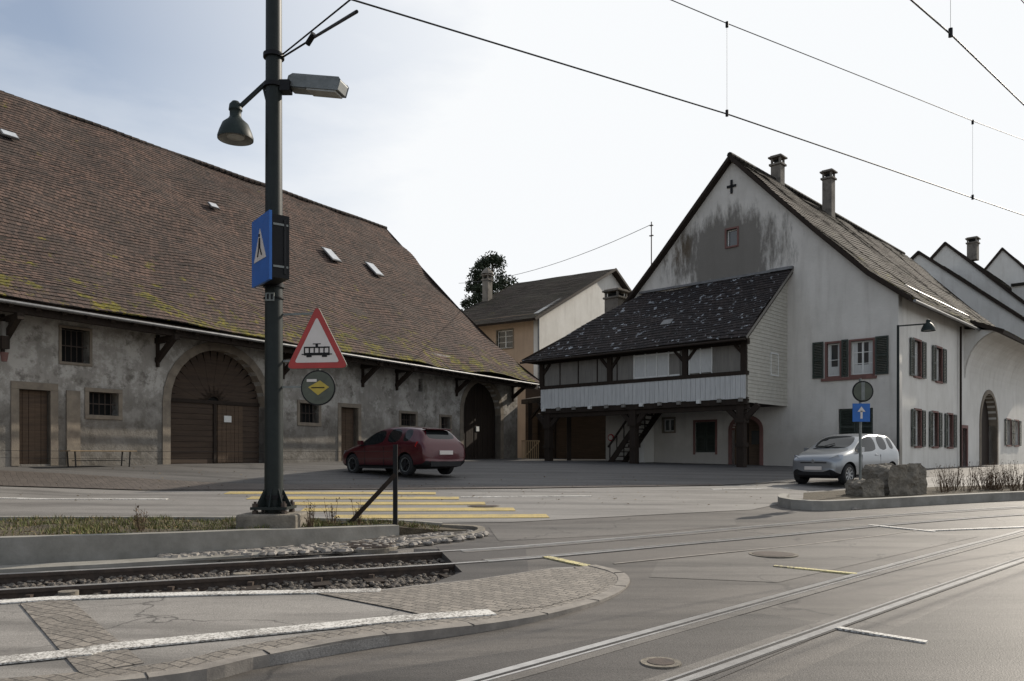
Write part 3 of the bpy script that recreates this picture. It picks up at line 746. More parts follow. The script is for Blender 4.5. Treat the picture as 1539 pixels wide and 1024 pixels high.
mb=MB(); n=10; arc=[(-.02,4.3)]+[( .0+1.5*(1-math.cos(math.pi/2*i/n)),4.3+2.1*math.sin(math.pi/2*i/n)) for i in range(n+1)]
for i in range(1,len(arc)-1):
    (a,b),(c,d)=arc[i],arc[i+1]
    mb.add([(a,9.5,b),(a,23.8,b),(c,23.8,d),(c,9.5,d)],[(0,1,2,3)],m_white2)
mb.prism([(0,9.5,4.3)]+[(a,9.5,b) for a,b in arc[1:]]+[(0,9.5,6.6)],(0,.25,0),m_white2)
mb.obj('cove_soffit',house,smooth=True)
P=lambda x,y,z:(x,y,z)
tiled_roof('roof_right',[(P(.55,-.28,6.62),P(.55,24,6.62)),(P(-1,-.28,7.83),P(-1,24,7.83)),(P(-3.2,-.28,10.02),P(-3.2,24,10.02)),(P(-7,-.28,13.98),P(-7,24,13.98))],house,m_tileH,nx=50,seed=5,wob=.16)
tiled_roof('roof_left',[(P(-14.55,-.28,6.62),P(-14.55,24,6.62)),(P(-13,-.28,7.83),P(-13,24,7.83)),(P(-10.8,-.28,10.02),P(-10.8,24,10.02)),(P(-7,-.28,13.98),P(-7,24,13.98))],house,m_tileH,nx=50,seed=6,wob=.08)
tiled_roof('cove_roof',[(P(1.7,9.3,6.35),P(1.7,24,6.35)),(P(.3,9.3,6.95),P(.3,24,6.95))],house,m_tileH,nx=20,seed=8)
mb=MB()
for i in range(60): mb.cyl((-7,-.28+i*.4,14.0),(-7,.15+i*.4,14.03),.13,.11,m_tileH,8)
mb.cyl((.66,-.25,6.5),(.66,24,6.5),.06,.06,m_gut,8)
for s in (0,1):
    vp=[(.55,6.6),(-1,7.78),(-3.2,9.97),(-7,13.92)]
    for (a,b),(c,d) in zip(vp,vp[1:]):
        if s: a,c=-14-a,-14-c
        mb.beam((a,-.3,b-.02),(c,-.3,d-.02),.05,.13,m_wdark,(0,0,1))
mb.obj('ridge_and_verge',house)
def chimney(mb,x,y,z0,z1,w,cap=True):
    mb.box(x-w/2,x+w/2,y-w/2,y+w/2,z0,z1,m_chim)
    mb.box(x-w/2-.07,x+w/2+.07,y-w/2-.07,y+w/2+.07,z1,z1+.1,m_chim)
    if cap:
        for dx in (-1,1):
            for dy in (-1,1): mb.box(x+dx*(w/2-.05)-.05,x+dx*(w/2-.05)+.05,y+dy*(w/2-.05)-.05,y+dy*(w/2-.05)+.05,z1+.1,z1+.36,m_chim)
        mb.box(x-w/2+.12,x+w/2-.12,y-w/2+.12,y+w/2-.12,z1+.1,z1+.3,m_black)
        mb.box(x-w/2-.1,x+w/2+.1,y-w/2-.1,y+w/2+.1,z1+.36,z1+.44,m_chim)
        mb.box(x-w/2-.02,x+w/2+.02,y-w/2-.02,y+w/2+.02,z1+.44,z1+.5,m_sand)
mb=MB(); chimney(mb,-6.9,4.4,13.2,14.7,.5); chimney(mb,-6.3,9.2,12.2,15.1,.5)
chimney(mb,-14.3,1.3,5.6,8.75,.85)
mb.obj('chimneys',house,bevel=.015)
mb=MB()
for i in range(14): mb.box(.1,.5,.3+i*.6,.75+i*.6,7.13,7.17,m_gut,Matrix.Rotation(.65,3,'Y'))
mb.obj('snow_guard',house)
mb=MB(); mb.cyl((-11.6,.5,8),(-11.6,.5,12.1),.03,.025,m_rust,8)
mb.box(-11.7,-11.5,.45,.55,11.4,11.44,m_rust); mb.box(-11.68,-11.52,.45,.55,11.9,11.94,m_rust)
mb.obj('aerial_mast',house)
# gallery
gal=MB()
x0,x1,yf=-15.1,-4.47,-3.64
gal.box(x0,x1,yf+.01,0,2.72,2.9,m_wdark)
gal.box(x0-.05,x1+.02,yf-.1,yf+.12,2.62,2.905,m_wdark)
for i in range(12): x=lerp(x0+.2,x1-.2,i/11); gal.box(x-.08,x+.08,yf-.22,yf+.3,2.73,2.88,m_frame if i%3==0 else m_wgrey)
nb=48
for i in range(nb):
    a=lerp(x0,x1,i/nb);b=lerp(x0,x1,(i+1)/nb); gal.box(a+.006,b-.006,yf-.13+U(-.004,.004),yf-.105,2.85+U(-.01,.01),3.80,m_wwhite)
gal.box(x0-.05,x1+.03,yf-.15,yf+.1,3.78,3.94,m_wdark)
gal.box(x0-.1,x1+.05,yf-.08,yf+.12,5.0,5.22,m_wdark)
for s in (0,2.75,6.6,10.63):
    gal.box(x1-s-(.12 if s else .24),x1-s+(.12 if s else 0),yf-.1,yf+.12,3.94,5.1,m_wdark)
    for e in (-1,1):
        if (s==0 and e>0) or (s>10 and e<0): continue
        gal.beam((x1-s+e*.1,yf-.02,4.55),(x1-s+e*.5,yf-.02,5.0),.1,.12,m_wdark)
gal.box(x0,x1,yf+.02,yf+.06,2.9,5.0,m_wgrey)
for a in [x1-2.6+.05,]:
    for i in range(2): gal.box(a+i*.52,a+i*.52+.48,yf-.02,yf+.015,4.0,4.95,m_curt); gal.box(a+i*.52-.04,a+i*.52+.0,yf-.05,yf,3.94,5,m_frame)
    gal.box(a+1.0,a+1.04,yf-.05,yf,3.94,5,m_frame)
for i in range(4):
    a=x1-5.26+i*.58; gal.box(a,a+.5,yf-.02,yf+.015,4.0,4.95,m_curt if i!=3 else m_wgrey); gal.box(a-.07,a-.01,yf-.05,yf,3.94,5,m_frame); gal.box(a,a+.5,yf-.05,yf-.01,4.9,4.97,m_frame); gal.box(a,a+.5,yf-.05,yf-.01,3.95,4.02,m_frame)
for i in range(1,9):
    a=x0+i*1.1
    if a<x1-5.5: gal.box(a-.02,a+.02,yf-.02,yf+.015,3.94,5,m_wdark)
zt=lambda y:5.2+(8.5-5.2)*(y+4.2)/4.2-.12
gal.prism([(x1-.1,yf,2.7),(x1-.1,0,2.7),(x1-.1,0,zt(0)),(x1-.1,yf,zt(yf))],(.1,0,0),m_cream)
z=2.7
while z<8.3:
    ya=max(yf,-4.2+4.2*(z+.12-5.2)/3.3) if z>5 else yf
    gal.add([(x1+.022,ya,z),(x1+.022,-.0,z),(x1+.004,0,z+.15),(x1+.004,ya,z+.15),(x1,ya,z),(x1,0,z)],[(0,1,2,3),(0,1,5,4)],m_cream); z+=.15
gal.prism([(x0,yf,2.7),(x0,0,2.7),(x0,0,5.4),(x0,yf,5.1)],(.1,0,0),m_wgrey)
gal.M=Matrix.Translation((x1,0,0))@Ms
mb2=mb; mb=gal
window(-1.25,3.95,4.8,.62,(1,1),m_frame,0,True,.06)
gal.M=None; mb=mb2
gal.beam((x1+.27,-4.25,5.16),(x1+.27,.0,8.49),.03,.1,m_wgrey); gal.box(x1-.7,x1+.3,-.2,-.0,8.5,8.62,m_gut)
for px in (x1-.3,x1-5.4,x0+.3):
    gal.box(px-.24,px+.24,yf-.12,yf+.36,-.6,.12,m_kerb)
    gal.box(px-.15,px+.15,yf-.03,yf+.27,.12,2.0,m_wdark); gal.box(px-.2,px+.2,yf-.08,yf+.32,.95,1.1,m_wdark); gal.box(px-.21,px+.21,yf-.09,yf+.33,1.9,2.1,m_wdark)
    gal.box(px-.16,px+.16,yf-.04,yf+.28,2.1,2.65,m_wdark)
    for e in (-1,1): gal.beam((px+e*.1,yf+.12,2.0),(px+e*.7,yf+.12,2.6),.16,.2,m_wdark)
gal.box(x0,x1,yf+.0,yf+.24,2.42,2.615,m_wdark)
for i in range(13):
    t=i/13; x=-12.3+2.2*t; gal.box(x-.02,x+.22,-2.1,-1.0,2.75*t+.12,2.75*t+.17,m_wdark)
for y in (-2.12,-.98):
    gal.beam((-12.4,y,0),(-10.1,y,2.75),.06,.26,m_wdark); gal.beam((-12.3,y,1.0),(-10.1,y,3.6),.06,.08,m_wdark)
    for i in range(6): x=-12.2+i*.4; gal.beam((x,y,.2+i*.47),(x,y,1.1+i*.47),.04,.04,m_wdark)
gal.box(-11.9,-11.1,-.9,-.04,-.6,2.5,m_white2)
gal.obj('timber_gallery',house)
tiled_roof('gallery_roof',[(P(-15.9,-4.25,5.2),P(-4.2,-4.25,5.2)),(P(-11.5,.0,8.52),P(-4.2,.0,8.52))],house,m_tileL,nx=30,seed=11,wob=.18)
tiled_roof('gallery_hip',[(P(-15.9,-4.25,5.2),P(-15.9,.6,5.2)),(P(-11.5,0.0,8.52),P(-11.52,0.05,8.52))],house,m_tileL,nx=8,seed=12)
mb=MB(); mb.cyl((-15.9,-4.36,5.08),(-4.2,-4.36,5.08),.045,.045,m_wdark,8); mb.box(-11.9,-4.2,-.14,-.02,8.5,8.6,m_gut)
mb.box(-8.9,-8.4,-3.0,-2.6,6.4,6.45,m_gut,Matrix.Rotation(math.atan(.79),3,'X'))
mb.obj('gallery_gutter',house)
mb=MB(); mb.cyl((-13.4,-.4,1.5),(-13.4,-.36,1.5),.18,.18,m_sred,16); mb.cyl((-13.4,-.43,1.5),(-13.4,-.4,1.5),.12,.12,m_swhite,16); mb.beam((-13.4,-.35,1.5),(-13.4,0,1.5),.04,.04,m_gmet)
mb.obj('round_sign',house)

def row_house(y0,L,ridge,eave,wall,halfw=7.2):
    h=empty('row_house',(15,31,.95),-math.radians(43))
    c=-7
    plate('gable',[(c-halfw,-1),(c+halfw,-1),(c+halfw,eave),(c,ridge),(c-halfw,eave)],[],y0,.4,wall,h)
    Mx=Matrix.Translation((c+halfw,0,0))@Ms
    plate('side',[(y0+.4,-1),(y0+L,-1),(y0+L,eave),(y0+.4,eave)],[],0,.4,wall,h,Mx)
    tiled_roof('roof_r',[(P(c+halfw+.5,y0-.15,eave-.45),P(c+halfw+.5,y0+L,eave-.45)),(P(c,y0-.15,ridge+.1),P(c,y0+L,ridge+.1))],h,m_tileH,nx=10,seed=int(y0))
    tiled_roof('roof_l',[(P(c-halfw-.5,y0-.15,eave-.45),P(c-halfw-.5,y0+L,eave-.45)),(P(c,y0-.15,ridge+.1),P(c,y0+L,ridge+.1))],h,m_tileH,nx=10,seed=int(y0)+1)
    return h
row_house(27,6,14.7,8.6,m_white2)
h2=row_house(33.5,18,16.6,9.3,m_white2)
mb=MB(); chimney(mb,-6.2,38,16,17.3,.7)
mb.box(-3.4,-1.6,37.2,39.2,11.5,13.4,m_white2); mb.box(-3.42,-1.3,37.0,39.4,13.4,13.6,m_tileH); mb.box(-1.59,-1.55,37.6,38.8,12.3,13.2,m_glass)
mb.obj('dormer_and_chimney',h2)
row_house(52,20,19.7,11,m_white2)

# ------------------------------------------------------------------ passage
pg=empty('timber_passage',(0,0,1.35))
mb=MB()
mb.box(.8,9,47.2,47.5,-.5,4.2,m_wplank); mb.box(2.6,5.6,47.0,47.2,-.3,2.7,m_wdoor); mb.box(2.5,2.6,46.95,47.2,-.3,2.8,m_wdark);mb.box(5.6,5.7,46.95,47.2,-.3,2.8,m_wdark);mb.box(2.5,5.7,46.95,47.2,2.8,2.95,m_wdark)
for x,y in ((1.0,44.0),(2.0,42.0),(2.9,40.6)): mb.box(x-.11,x+.11,y-.11,y+.11,-.5,3.2,m_wdark)
mb.beam((.6,44.6,3.2),(3.3,40.2,3.2),.2,.25,m_wdark); mb.beam((1.0,44.0,2.2),(1.7,43.0,3.1),.12,.12,m_wdark); mb.beam((2.0,42,2.2),(1.4,43.2,3.1),.12,.12,m_wdark)
mb.add([(.5,44.8,3.35),(3.6,40.2,3.35),(6,46,4.0),(2.5,49,4.0)],[(0,1,2,3)],m_wdark)
for i in range(9):
    mb.beam((.55+i*.11,43.3,-.05),(.55+i*.11,43.3,1.0),.03,.05,m_wlight)
mb.beam((.5,43.25,1.0),(1.5,43.25,1.0),.05,.06,m_wlight); mb.beam((.5,43.2,-.05),(1.5,43.2,1.0),.08,.06,m_wlight)
mb.box(.85,1.5,46.9,47.18,-.5,2.5,m_wdoor)
mb.obj('passage_frame',pg)

# ------------------------------------------------------------------ background house
bh=empty('background_house',(1.7,52,1.55),math.atan2(.82,.57))
gl=20.
plate('gable_wall',[(0,-2),(gl,-2),(gl,9.3),(10,14.0),(0,9.3)],[rect(13,14,8.4,9.6)],0,.35,m_white2,bh)
fl=Matrix.Rotation(math.pi/2,4,'Z')@Matrix.Scale(-1,4,(0,1,0))
plate('front_wall',[(.36,-2),(8,-2),(8,9.3),(.36,9.3)],[rect(2.0,3.3,7.2,8.4),rect(5.2,6.4,7.2,8.4)],0,.3,m_beige,bh,fl)
mb=MB(); mb.M=fl
window(2.65,7.2,8.4,1.3,(2,3),m_sand,0,False); window(5.8,7.2,8.4,1.2,(2,3),m_sand,0,False)
mb.M=None
mb.box(13,14,.2,.25,8.4,9.6,m_glass)
mb.cyl((-.1,-.1,9.2),(-.1,-.1,2),.06,.06,m_gut,8)
mb.obj('windows',bh)
tiled_roof('roof_front',[(P(-1.1,-.5,8.75),P(-1.1,8.6,8.75)),(P(10,-.5,14.05),P(10,8.6,14.05))],bh,m_tileH,nx=12,seed=31)
tiled_roof('roof_back',[(P(21,-.5,8.75),P(21,8.6,8.75)),(P(10,-.5,14.05),P(10,8.6,14.05))],bh,m_tileH,nx=6,seed=32)
mb=MB(); chimney(mb,5.5,8.2,11,13.4,.55); mb.lathe((5.5,8.2,13.9),[(.5,0),(.4,.2),(.15,.45),(.0,.5)],m_chim,8)
mb.obj('chimney',bh)
def tree(name,x,y,zb,zt,w):
    e=empty(name,(x,y,0))
    mb=MB(); mb.cyl((0,0,0),(0,0,zt-1),.45,.08,m_bark,10)
    cl=[]
    for i in range(130):
        h=U(.1,1); a=U(0,6.28); lim=w*interp(h,[(0,.7),(.4,1),(.7,.9),(.88,.6),(1,.15)])
        rr=lim*math.sqrt(U(.08,1.15))
        c=Vector((math.cos(a)*rr,math.sin(a)*rr,lerp(zb,zt,h)-.5)); cl.append(c)
        if i%3==0: mb.cyl((0,0,c.z-1.2),tuple(c),.07,.02,m_bark,5,False)
    mb.obj('trunk',e)
    lf=MB()
    for c in cl:
        s=U(.4,.9)
        for _ in range(110):
            d=Vector((random.gauss(0,1),random.gauss(0,1),random.gauss(0,.8)))
            p=c+d.normalized()*s*U(.3,1.1); k=U(.09,.2)
            u=Vector((U(-1,1),U(-1,1),U(-1,1))).normalized(); v=u.cross(Vector((U(-1,1),U(-1,1),U(-1,1)))).normalized()
            lf.add([p-u*k,p+v*k*.5,p+u*k,p-v*k*.5],[(0,1,2,3)],m_leaf)
    lf.obj('foliage',e)
tree('evergreen_tree',-2.0,80,12,21.9,2.8)

# ------------------------------------------------------------------ tram pole
px,py=-3.58,12.0; A=1.55
pole=empty('tram_mast',(px,py,A))
mb=MB()
mb.cyl((0,0,-.85),(0,0,8.6),.138,.112,m_pole,24)
for z in (-.62,6.0,5.55,2.55): mb.cyl((0,0,z-.03),(0,0,z+.03),.155,.155,m_blk,24)
mb.cyl((0,0,2.35),(0,0,2.37),.15,.15,m_blk,24)
mb.obj('mast',pole,smooth=True)
mb=MB()
mb.box(-.44,.44,-.4,.4,-1.2,-.86,m_concd)
mb.obj('footing',pole,bevel=.03)
mb=MB()
mb.box(-.27,.27,-.27,.27,-.80,-.76,m_pole)
for a in range(4):
    t=math.pi/4+a*math.pi/2; x,y=.3*math.cos(t),.3*math.sin(t)
    mb.cyl((x,y,-.88),(x,y,-.68),.022,.022,m_rust,8); mb.cyl((x,y,-.76),(x,y,-.71),.045,.045,m_rust,6); mb.cyl((x,y,-.86),(x,y,-.81),.045,.045,m_rust,6)
for a in range(8):
    t=a*math.pi/4; c,s=math.cos(t),math.sin(t)
    mb.prism([(c*.13,s*.13,-.76),(c*.27,s*.27,-.76),(c*.13,s*.13,-.48)],(-s*.015,c*.015,0),m_pole)
mb.obj('base_plate',pole)
mb=MB()
mb.beam((-.1,0,5.62),(-.5,0,5.25),.05,.05,m_pole); mb.beam((-.1,0,5.3),(-.16,0,5.55),.03,.03,m_pole)
c=(-.575,0,4.75)
mb.lathe(c,[(.26,0),(.262,.03),(.235,.12),(.19,.23),(.11,.3),(.085,.34),(.085,.42),(.1,.44),(.09,.52),(.05,.57),(0,.58)],m_lampg,28)
mb.lathe(c,[(.25,.0),(.22,.1),(.12,.24),(0,.26)],m_lampg2,28)
mb.lathe((-.575,0,4.78),[(.0,-.02),(.13,.0),(.15,.06),(.1,.14)],m_lampg2,16)
mb.beam((-.5,0,5.25),(-.575,0,5.2),.05,.05,m_pole)
mb.obj('bell_lamp',pole,smooth=True)
mb=MB()
mb.M=Matrix.Translation((.66,-.05,5.52))@Matrix.Rotation(math.radians(14),4,'Y')@Matrix.Rotation(math.radians(-20),4,'Z')
mb.prism([(-.46,-.12,-.07),(.46,-.12,-.07),(.46,-.11,.08),(.40,-.09,.13),(-.42,-.09,.13),(-.46,-.11,.08)],(0,.24,0),m_lampb)
mb.box(-.1,.42,-.105,.105,-.105,-.072,m_lampg2); mb.box(-.45,-.12,-.1,.1,-.09,-.072,m_lampb)
mb.M=None
mb.cyl((.1,0,5.5),(.3,0.05,5.58),.035,.035,m_blk,10); mb.box(.1,.26,-.09,.09,5.45,5.62,m_blk)
mb.obj('luminaire',pole,bevel=.012)
mb=MB(); mb.M=Matrix.Translation((-.03,-.36,0))@Matrix.Rotation(math.radians(36),4,'Z')
mb.box(-.02,.24,-.36,.36,2.54,3.44,m_blk)
mb.box(-.06,-.02,-.38,.38,2.5,3.48,m_sblue)
mb.prism([(-.068,-.26,2.84),(-.068,.26,2.84),(-.068,0,3.30)],(.006,0,0),m_swhite)
for q in ([(-.01,3.18),(.035,3.18),(.035,3.22),(-.01,3.22)],[(-.03,3.02),(.05,3.02),(.03,3.16),(-.02,3.16)],[(-.03,3.02),(0,3.02),(-.07,2.9),(-.1,2.9)],[(.02,3.02),(.05,3.02),(.1,2.9),(.07,2.9)]):
    mb.prism([(-.076,a,b) for a,b in q],(.006,0,0),m_blk)
for z in (2.7,3.3): mb.box(-.0,.22,-.372,-.362,z-.015,z+.015,m_gmet)
mb.box(.16,.19,-.375,-.362,2.6,3.38,m_plast)
mb.M=None
for z in (2.7,3.25): mb.beam((-.03,-.3,z),(0,0,z),.05,.05,m_blk)
mb.box(-.08,.05,-.15,-.13,2.3,2.42,m_gmet)
for dx in (-.06,-.0): mb.box(dx,dx+.03,-.156,-.15,2.32,2.40,m_blk)
mb.obj('lightbox_sign',pole)
def tri(cx,z0,w,h,y,r=.05):
    pts=[(cx-w/2,z0),(cx+w/2,z0),(cx,z0+h)]; out=[]
    for i in range(3):
        p=Vector(pts[i]);a=(Vector(pts[i-1])-p).normalized();b=(Vector(pts[(i+1)%3])-p).normalized()
        for k in range(5):
            t=k/4; q=p+a*r*(1-t)**2*1.+b*r*t**2
            out.append((q.x,y,q.y))
    return out
ts=empty('tram_warning_sign',(px+.68,py-.12,A),math.radians(-8))
mb=MB()
mb.prism(tri(0,1.29,.98,.96,0,.1),(0,.02,0),m_sdull)
mb.prism(tri(0,1.30,.96,.94,-.006,.1),(0,.005,0),m_sred)
mb.prism(tri(0,1.385,.70,.68,-.011,.05),(0,.004,0),m_swhite)
B=lambda a,b,c,d:mb.box(a,b,-.017,-.012,c,d,m_blk)
B(-.2,.2,1.49,1.53);B(-.2,.2,1.60,1.62)
for i in range(6): x=-.2+i*.076; B(x,x+.018,1.53,1.60)
B(-.16,-.08,1.465,1.49);B(.08,.16,1.465,1.49);B(-.02,.02,1.62,1.66);B(-.06,.06,1.655,1.668);B(-.235,-.2,1.5,1.515);B(.2,.235,1.5,1.515)
mb.beam((-.65,.06,1.42),(.15,.03,1.42),.03,.03,m_gmet); mb.beam((-.65,.06,2.12),(0,.03,2.12),.03,.03,m_gmet); mb.beam((0,.035,1.3),(0,.035,2.15),.04,.03,m_gmet)
mb.obj('panel',ts)
rs=empty('priority_sign',(px+.69,py-.1,A),math.radians(-5)); mb=MB()
mb.cyl((0,.02,1.01),(0,0,1.01),.265,.265,m_blk,32); mb.cyl((0,0,1.01),(0,-.004,1.01),.245,.245,m_sdull,32)
mb.prism([(-.15,-.01,1.02),(0,-.01,.9),(.17,-.01,1.02),(.03,-.01,1.12)],(0,.006,0),m_syel); mb.box(-.17,-.02,-.012,-.005,1.1,1.14,m_swhite); mb.box(-.1,.1,-.015,-.01,1.005,1.02,m_blk)
mb.beam((-.66,.04,1.03),(0,.03,1.03),.03,.03,m_gmet); mb.beam((0,.04,.8),(0,.04,1.35),.03,.03,m_gmet)
mb.obj('disc',rs)
mb=MB()
mb.cyl((0.12,0,6.02),(1.55,-1.6,6.0),.012,.012,m_blk,6)
mb.cyl((0.12,0,5.98),(.75,-.55,6.0),.014,.014,m_blk,6); mb.cyl((.72,-.5,6.02),(1.85,-3.1,4.95),.02,.02,m_blk,8)
mb.cyl((.62,-.45,5.95),(.74,-.55,6.05),.04,.04,m_blk,8)
mb.obj('span_bracket',pole)
gp=MB(); gp.box(-1.92,-1.85,12.87,12.93,.3,1.73,m_blk); gp.beam((-1.88,12.9,1.25),(-2.65,12.85,.42),.07,.07,m_wdark); gp.box(-2.75,-2.55,12.75,12.95,.4,.47,m_blk)
gp.obj('guard_post')
def wire(name,pts,r=.008,mat=m_wire,parent=None):
    cu=bpy.data.curves.new(name,'CURVE'); cu.dimensions='3D'; cu.bevel_depth=r; cu.bevel_resolution=1
    sp=cu.splines.new('POLY'); sp.points.add(len(pts)-1)
    for p,q in zip(sp.points,pts): p.co=(*q,1)
    cu.materials.append(mat)
    return link(bpy.data.objects.new(name,cu),parent)
def sag(a,b,s,n=14): return [(lerp(a[0],b[0],t/n),lerp(a[1],b[1],t/n),lerp(a[2],b[2],t/n)-s*4*(t/n)*(1-t/n)) for t in range(n+1)]
for z,o in ((1.62,0),(1.5,0)): wire('fence_wire',sag((-1.88,12.9,z),(-14,13.2,z+.12),.05),.003)
ow=empty('overhead_line')
cz=A+4.45
w1=[(-14,.3,cz),(-5.6,5.4,cz),(-1.38,7.9,cz),(2.8,10.4,cz),(9.5,14.8,cz),(24,24,cz)]
wire('contact_wire',w1,.009,parent=ow)
w2=[(-14,.3,cz+1.5),(-1.38,7.9,cz+1.3),(2.8,10.4,cz+1.18),(6.3,12.6,cz+1.22),(8.0,13.8,cz+1.32),(9.5,14.8,cz+1.4),(24,24,cz+1.5)]
wire('messenger_wire',w2,.006,parent=ow)
for x,y,h in ((2.8,10.4,1.18),(7.95,13.78,1.32),(-5.6,5.4,1.35),(16,19,1.45)):
    wire('dropper',[(x,y,cz),(x,y,cz+h)],.0022,parent=ow)
    m=MB(); m.cyl((x,y,cz-.03),(x,y,cz+.05),.02,.02,m_blk,8); m.cyl((x,y,cz+h-.05),(x,y,cz+h+.02),.02,.02,m_blk,8); m.obj('clamp',ow)
wire('contact_wire_near',[(-9,-4,cz),(3.9,7.8,cz),(4.63,8.43,cz),(6.46,10.1,cz),(20,22,cz)],.009,parent=ow)
wire('dropper',[(4.63,8.43,cz),(4.63,8.43,cz+1.2)],.0022,parent=ow)
wire('messenger_wire_near',[(-9,-4,cz+1.4),(4.63,8.43,cz+1.2),(20,22,cz+1.4)],.006,parent=ow)
m=MB(); m.cyl((4.63,8.43,cz-.03),(4.63,8.43,cz+.06),.022,.022,m_blk,8); m.obj('clamp',ow)
wire('service_cable',sag((6.8,39.3,12.9),(-4,60,14.5),.6),.014)
z0=g0(8.07,18.5)
os_=empty('one_way_sign',(8.07,18.5,z0)); mb=MB()
mb.cyl((0,0,0),(0,0,2.85),.032,.032,m_gmet,12)
mb.cyl((.04,-.03,2.55),(.04,-.05,2.55),.245,.245,m_blk,28); mb.cyl((.04,-.05,2.55),(.04,-.054,2.55),.215,.215,m_sdull,28); mb.box(-.0,.08,-.06,-.055,2.35,2.76,m_gmet)
mb.box(-.2,.2,-.06,-.04,1.85,2.27,m_sblue); mb.box(-.025,.025,-.066,-.061,1.92,2.1,m_swhite)
mb.prism([(-.09,-.066,2.08),(.09,-.066,2.08),(0,-.066,2.2)],(0,.004,0),m_swhite)
mb.box(-.17,.17,-.04,-.02,1.95,1.98,m_gmet); mb.cyl((0,0,0),(0,0,.25),.05,.05,m_gmet,12)
mb.obj('post_and_panels',os_)
zl=g0(14.6,30.6)
wl=empty('street_lamp',(14.7,30.4,zl)); mb=MB()
mb.cyl((0,0,-.3),(0,0,5.55),.055,.045,m_pole,12); mb.beam((0,0,5.52),(1.15,.1,5.62),.05,.05,m_pole)
mb.cyl((1.15,.1,5.62),(1.22,.1,5.78),.03,.03,m_pole,8)
mb.lathe((1.2,.1,5.35),[(.26,0),(.24,.1),(.17,.24),(.08,.32),(.08,.42),(0,.46)],m_lampg,20)
mb.lathe((1.2,.1,5.36),[(0,.0),(.2,.02)],m_lampg2,20)
mb.obj('lamp_pole',wl,smooth=True)

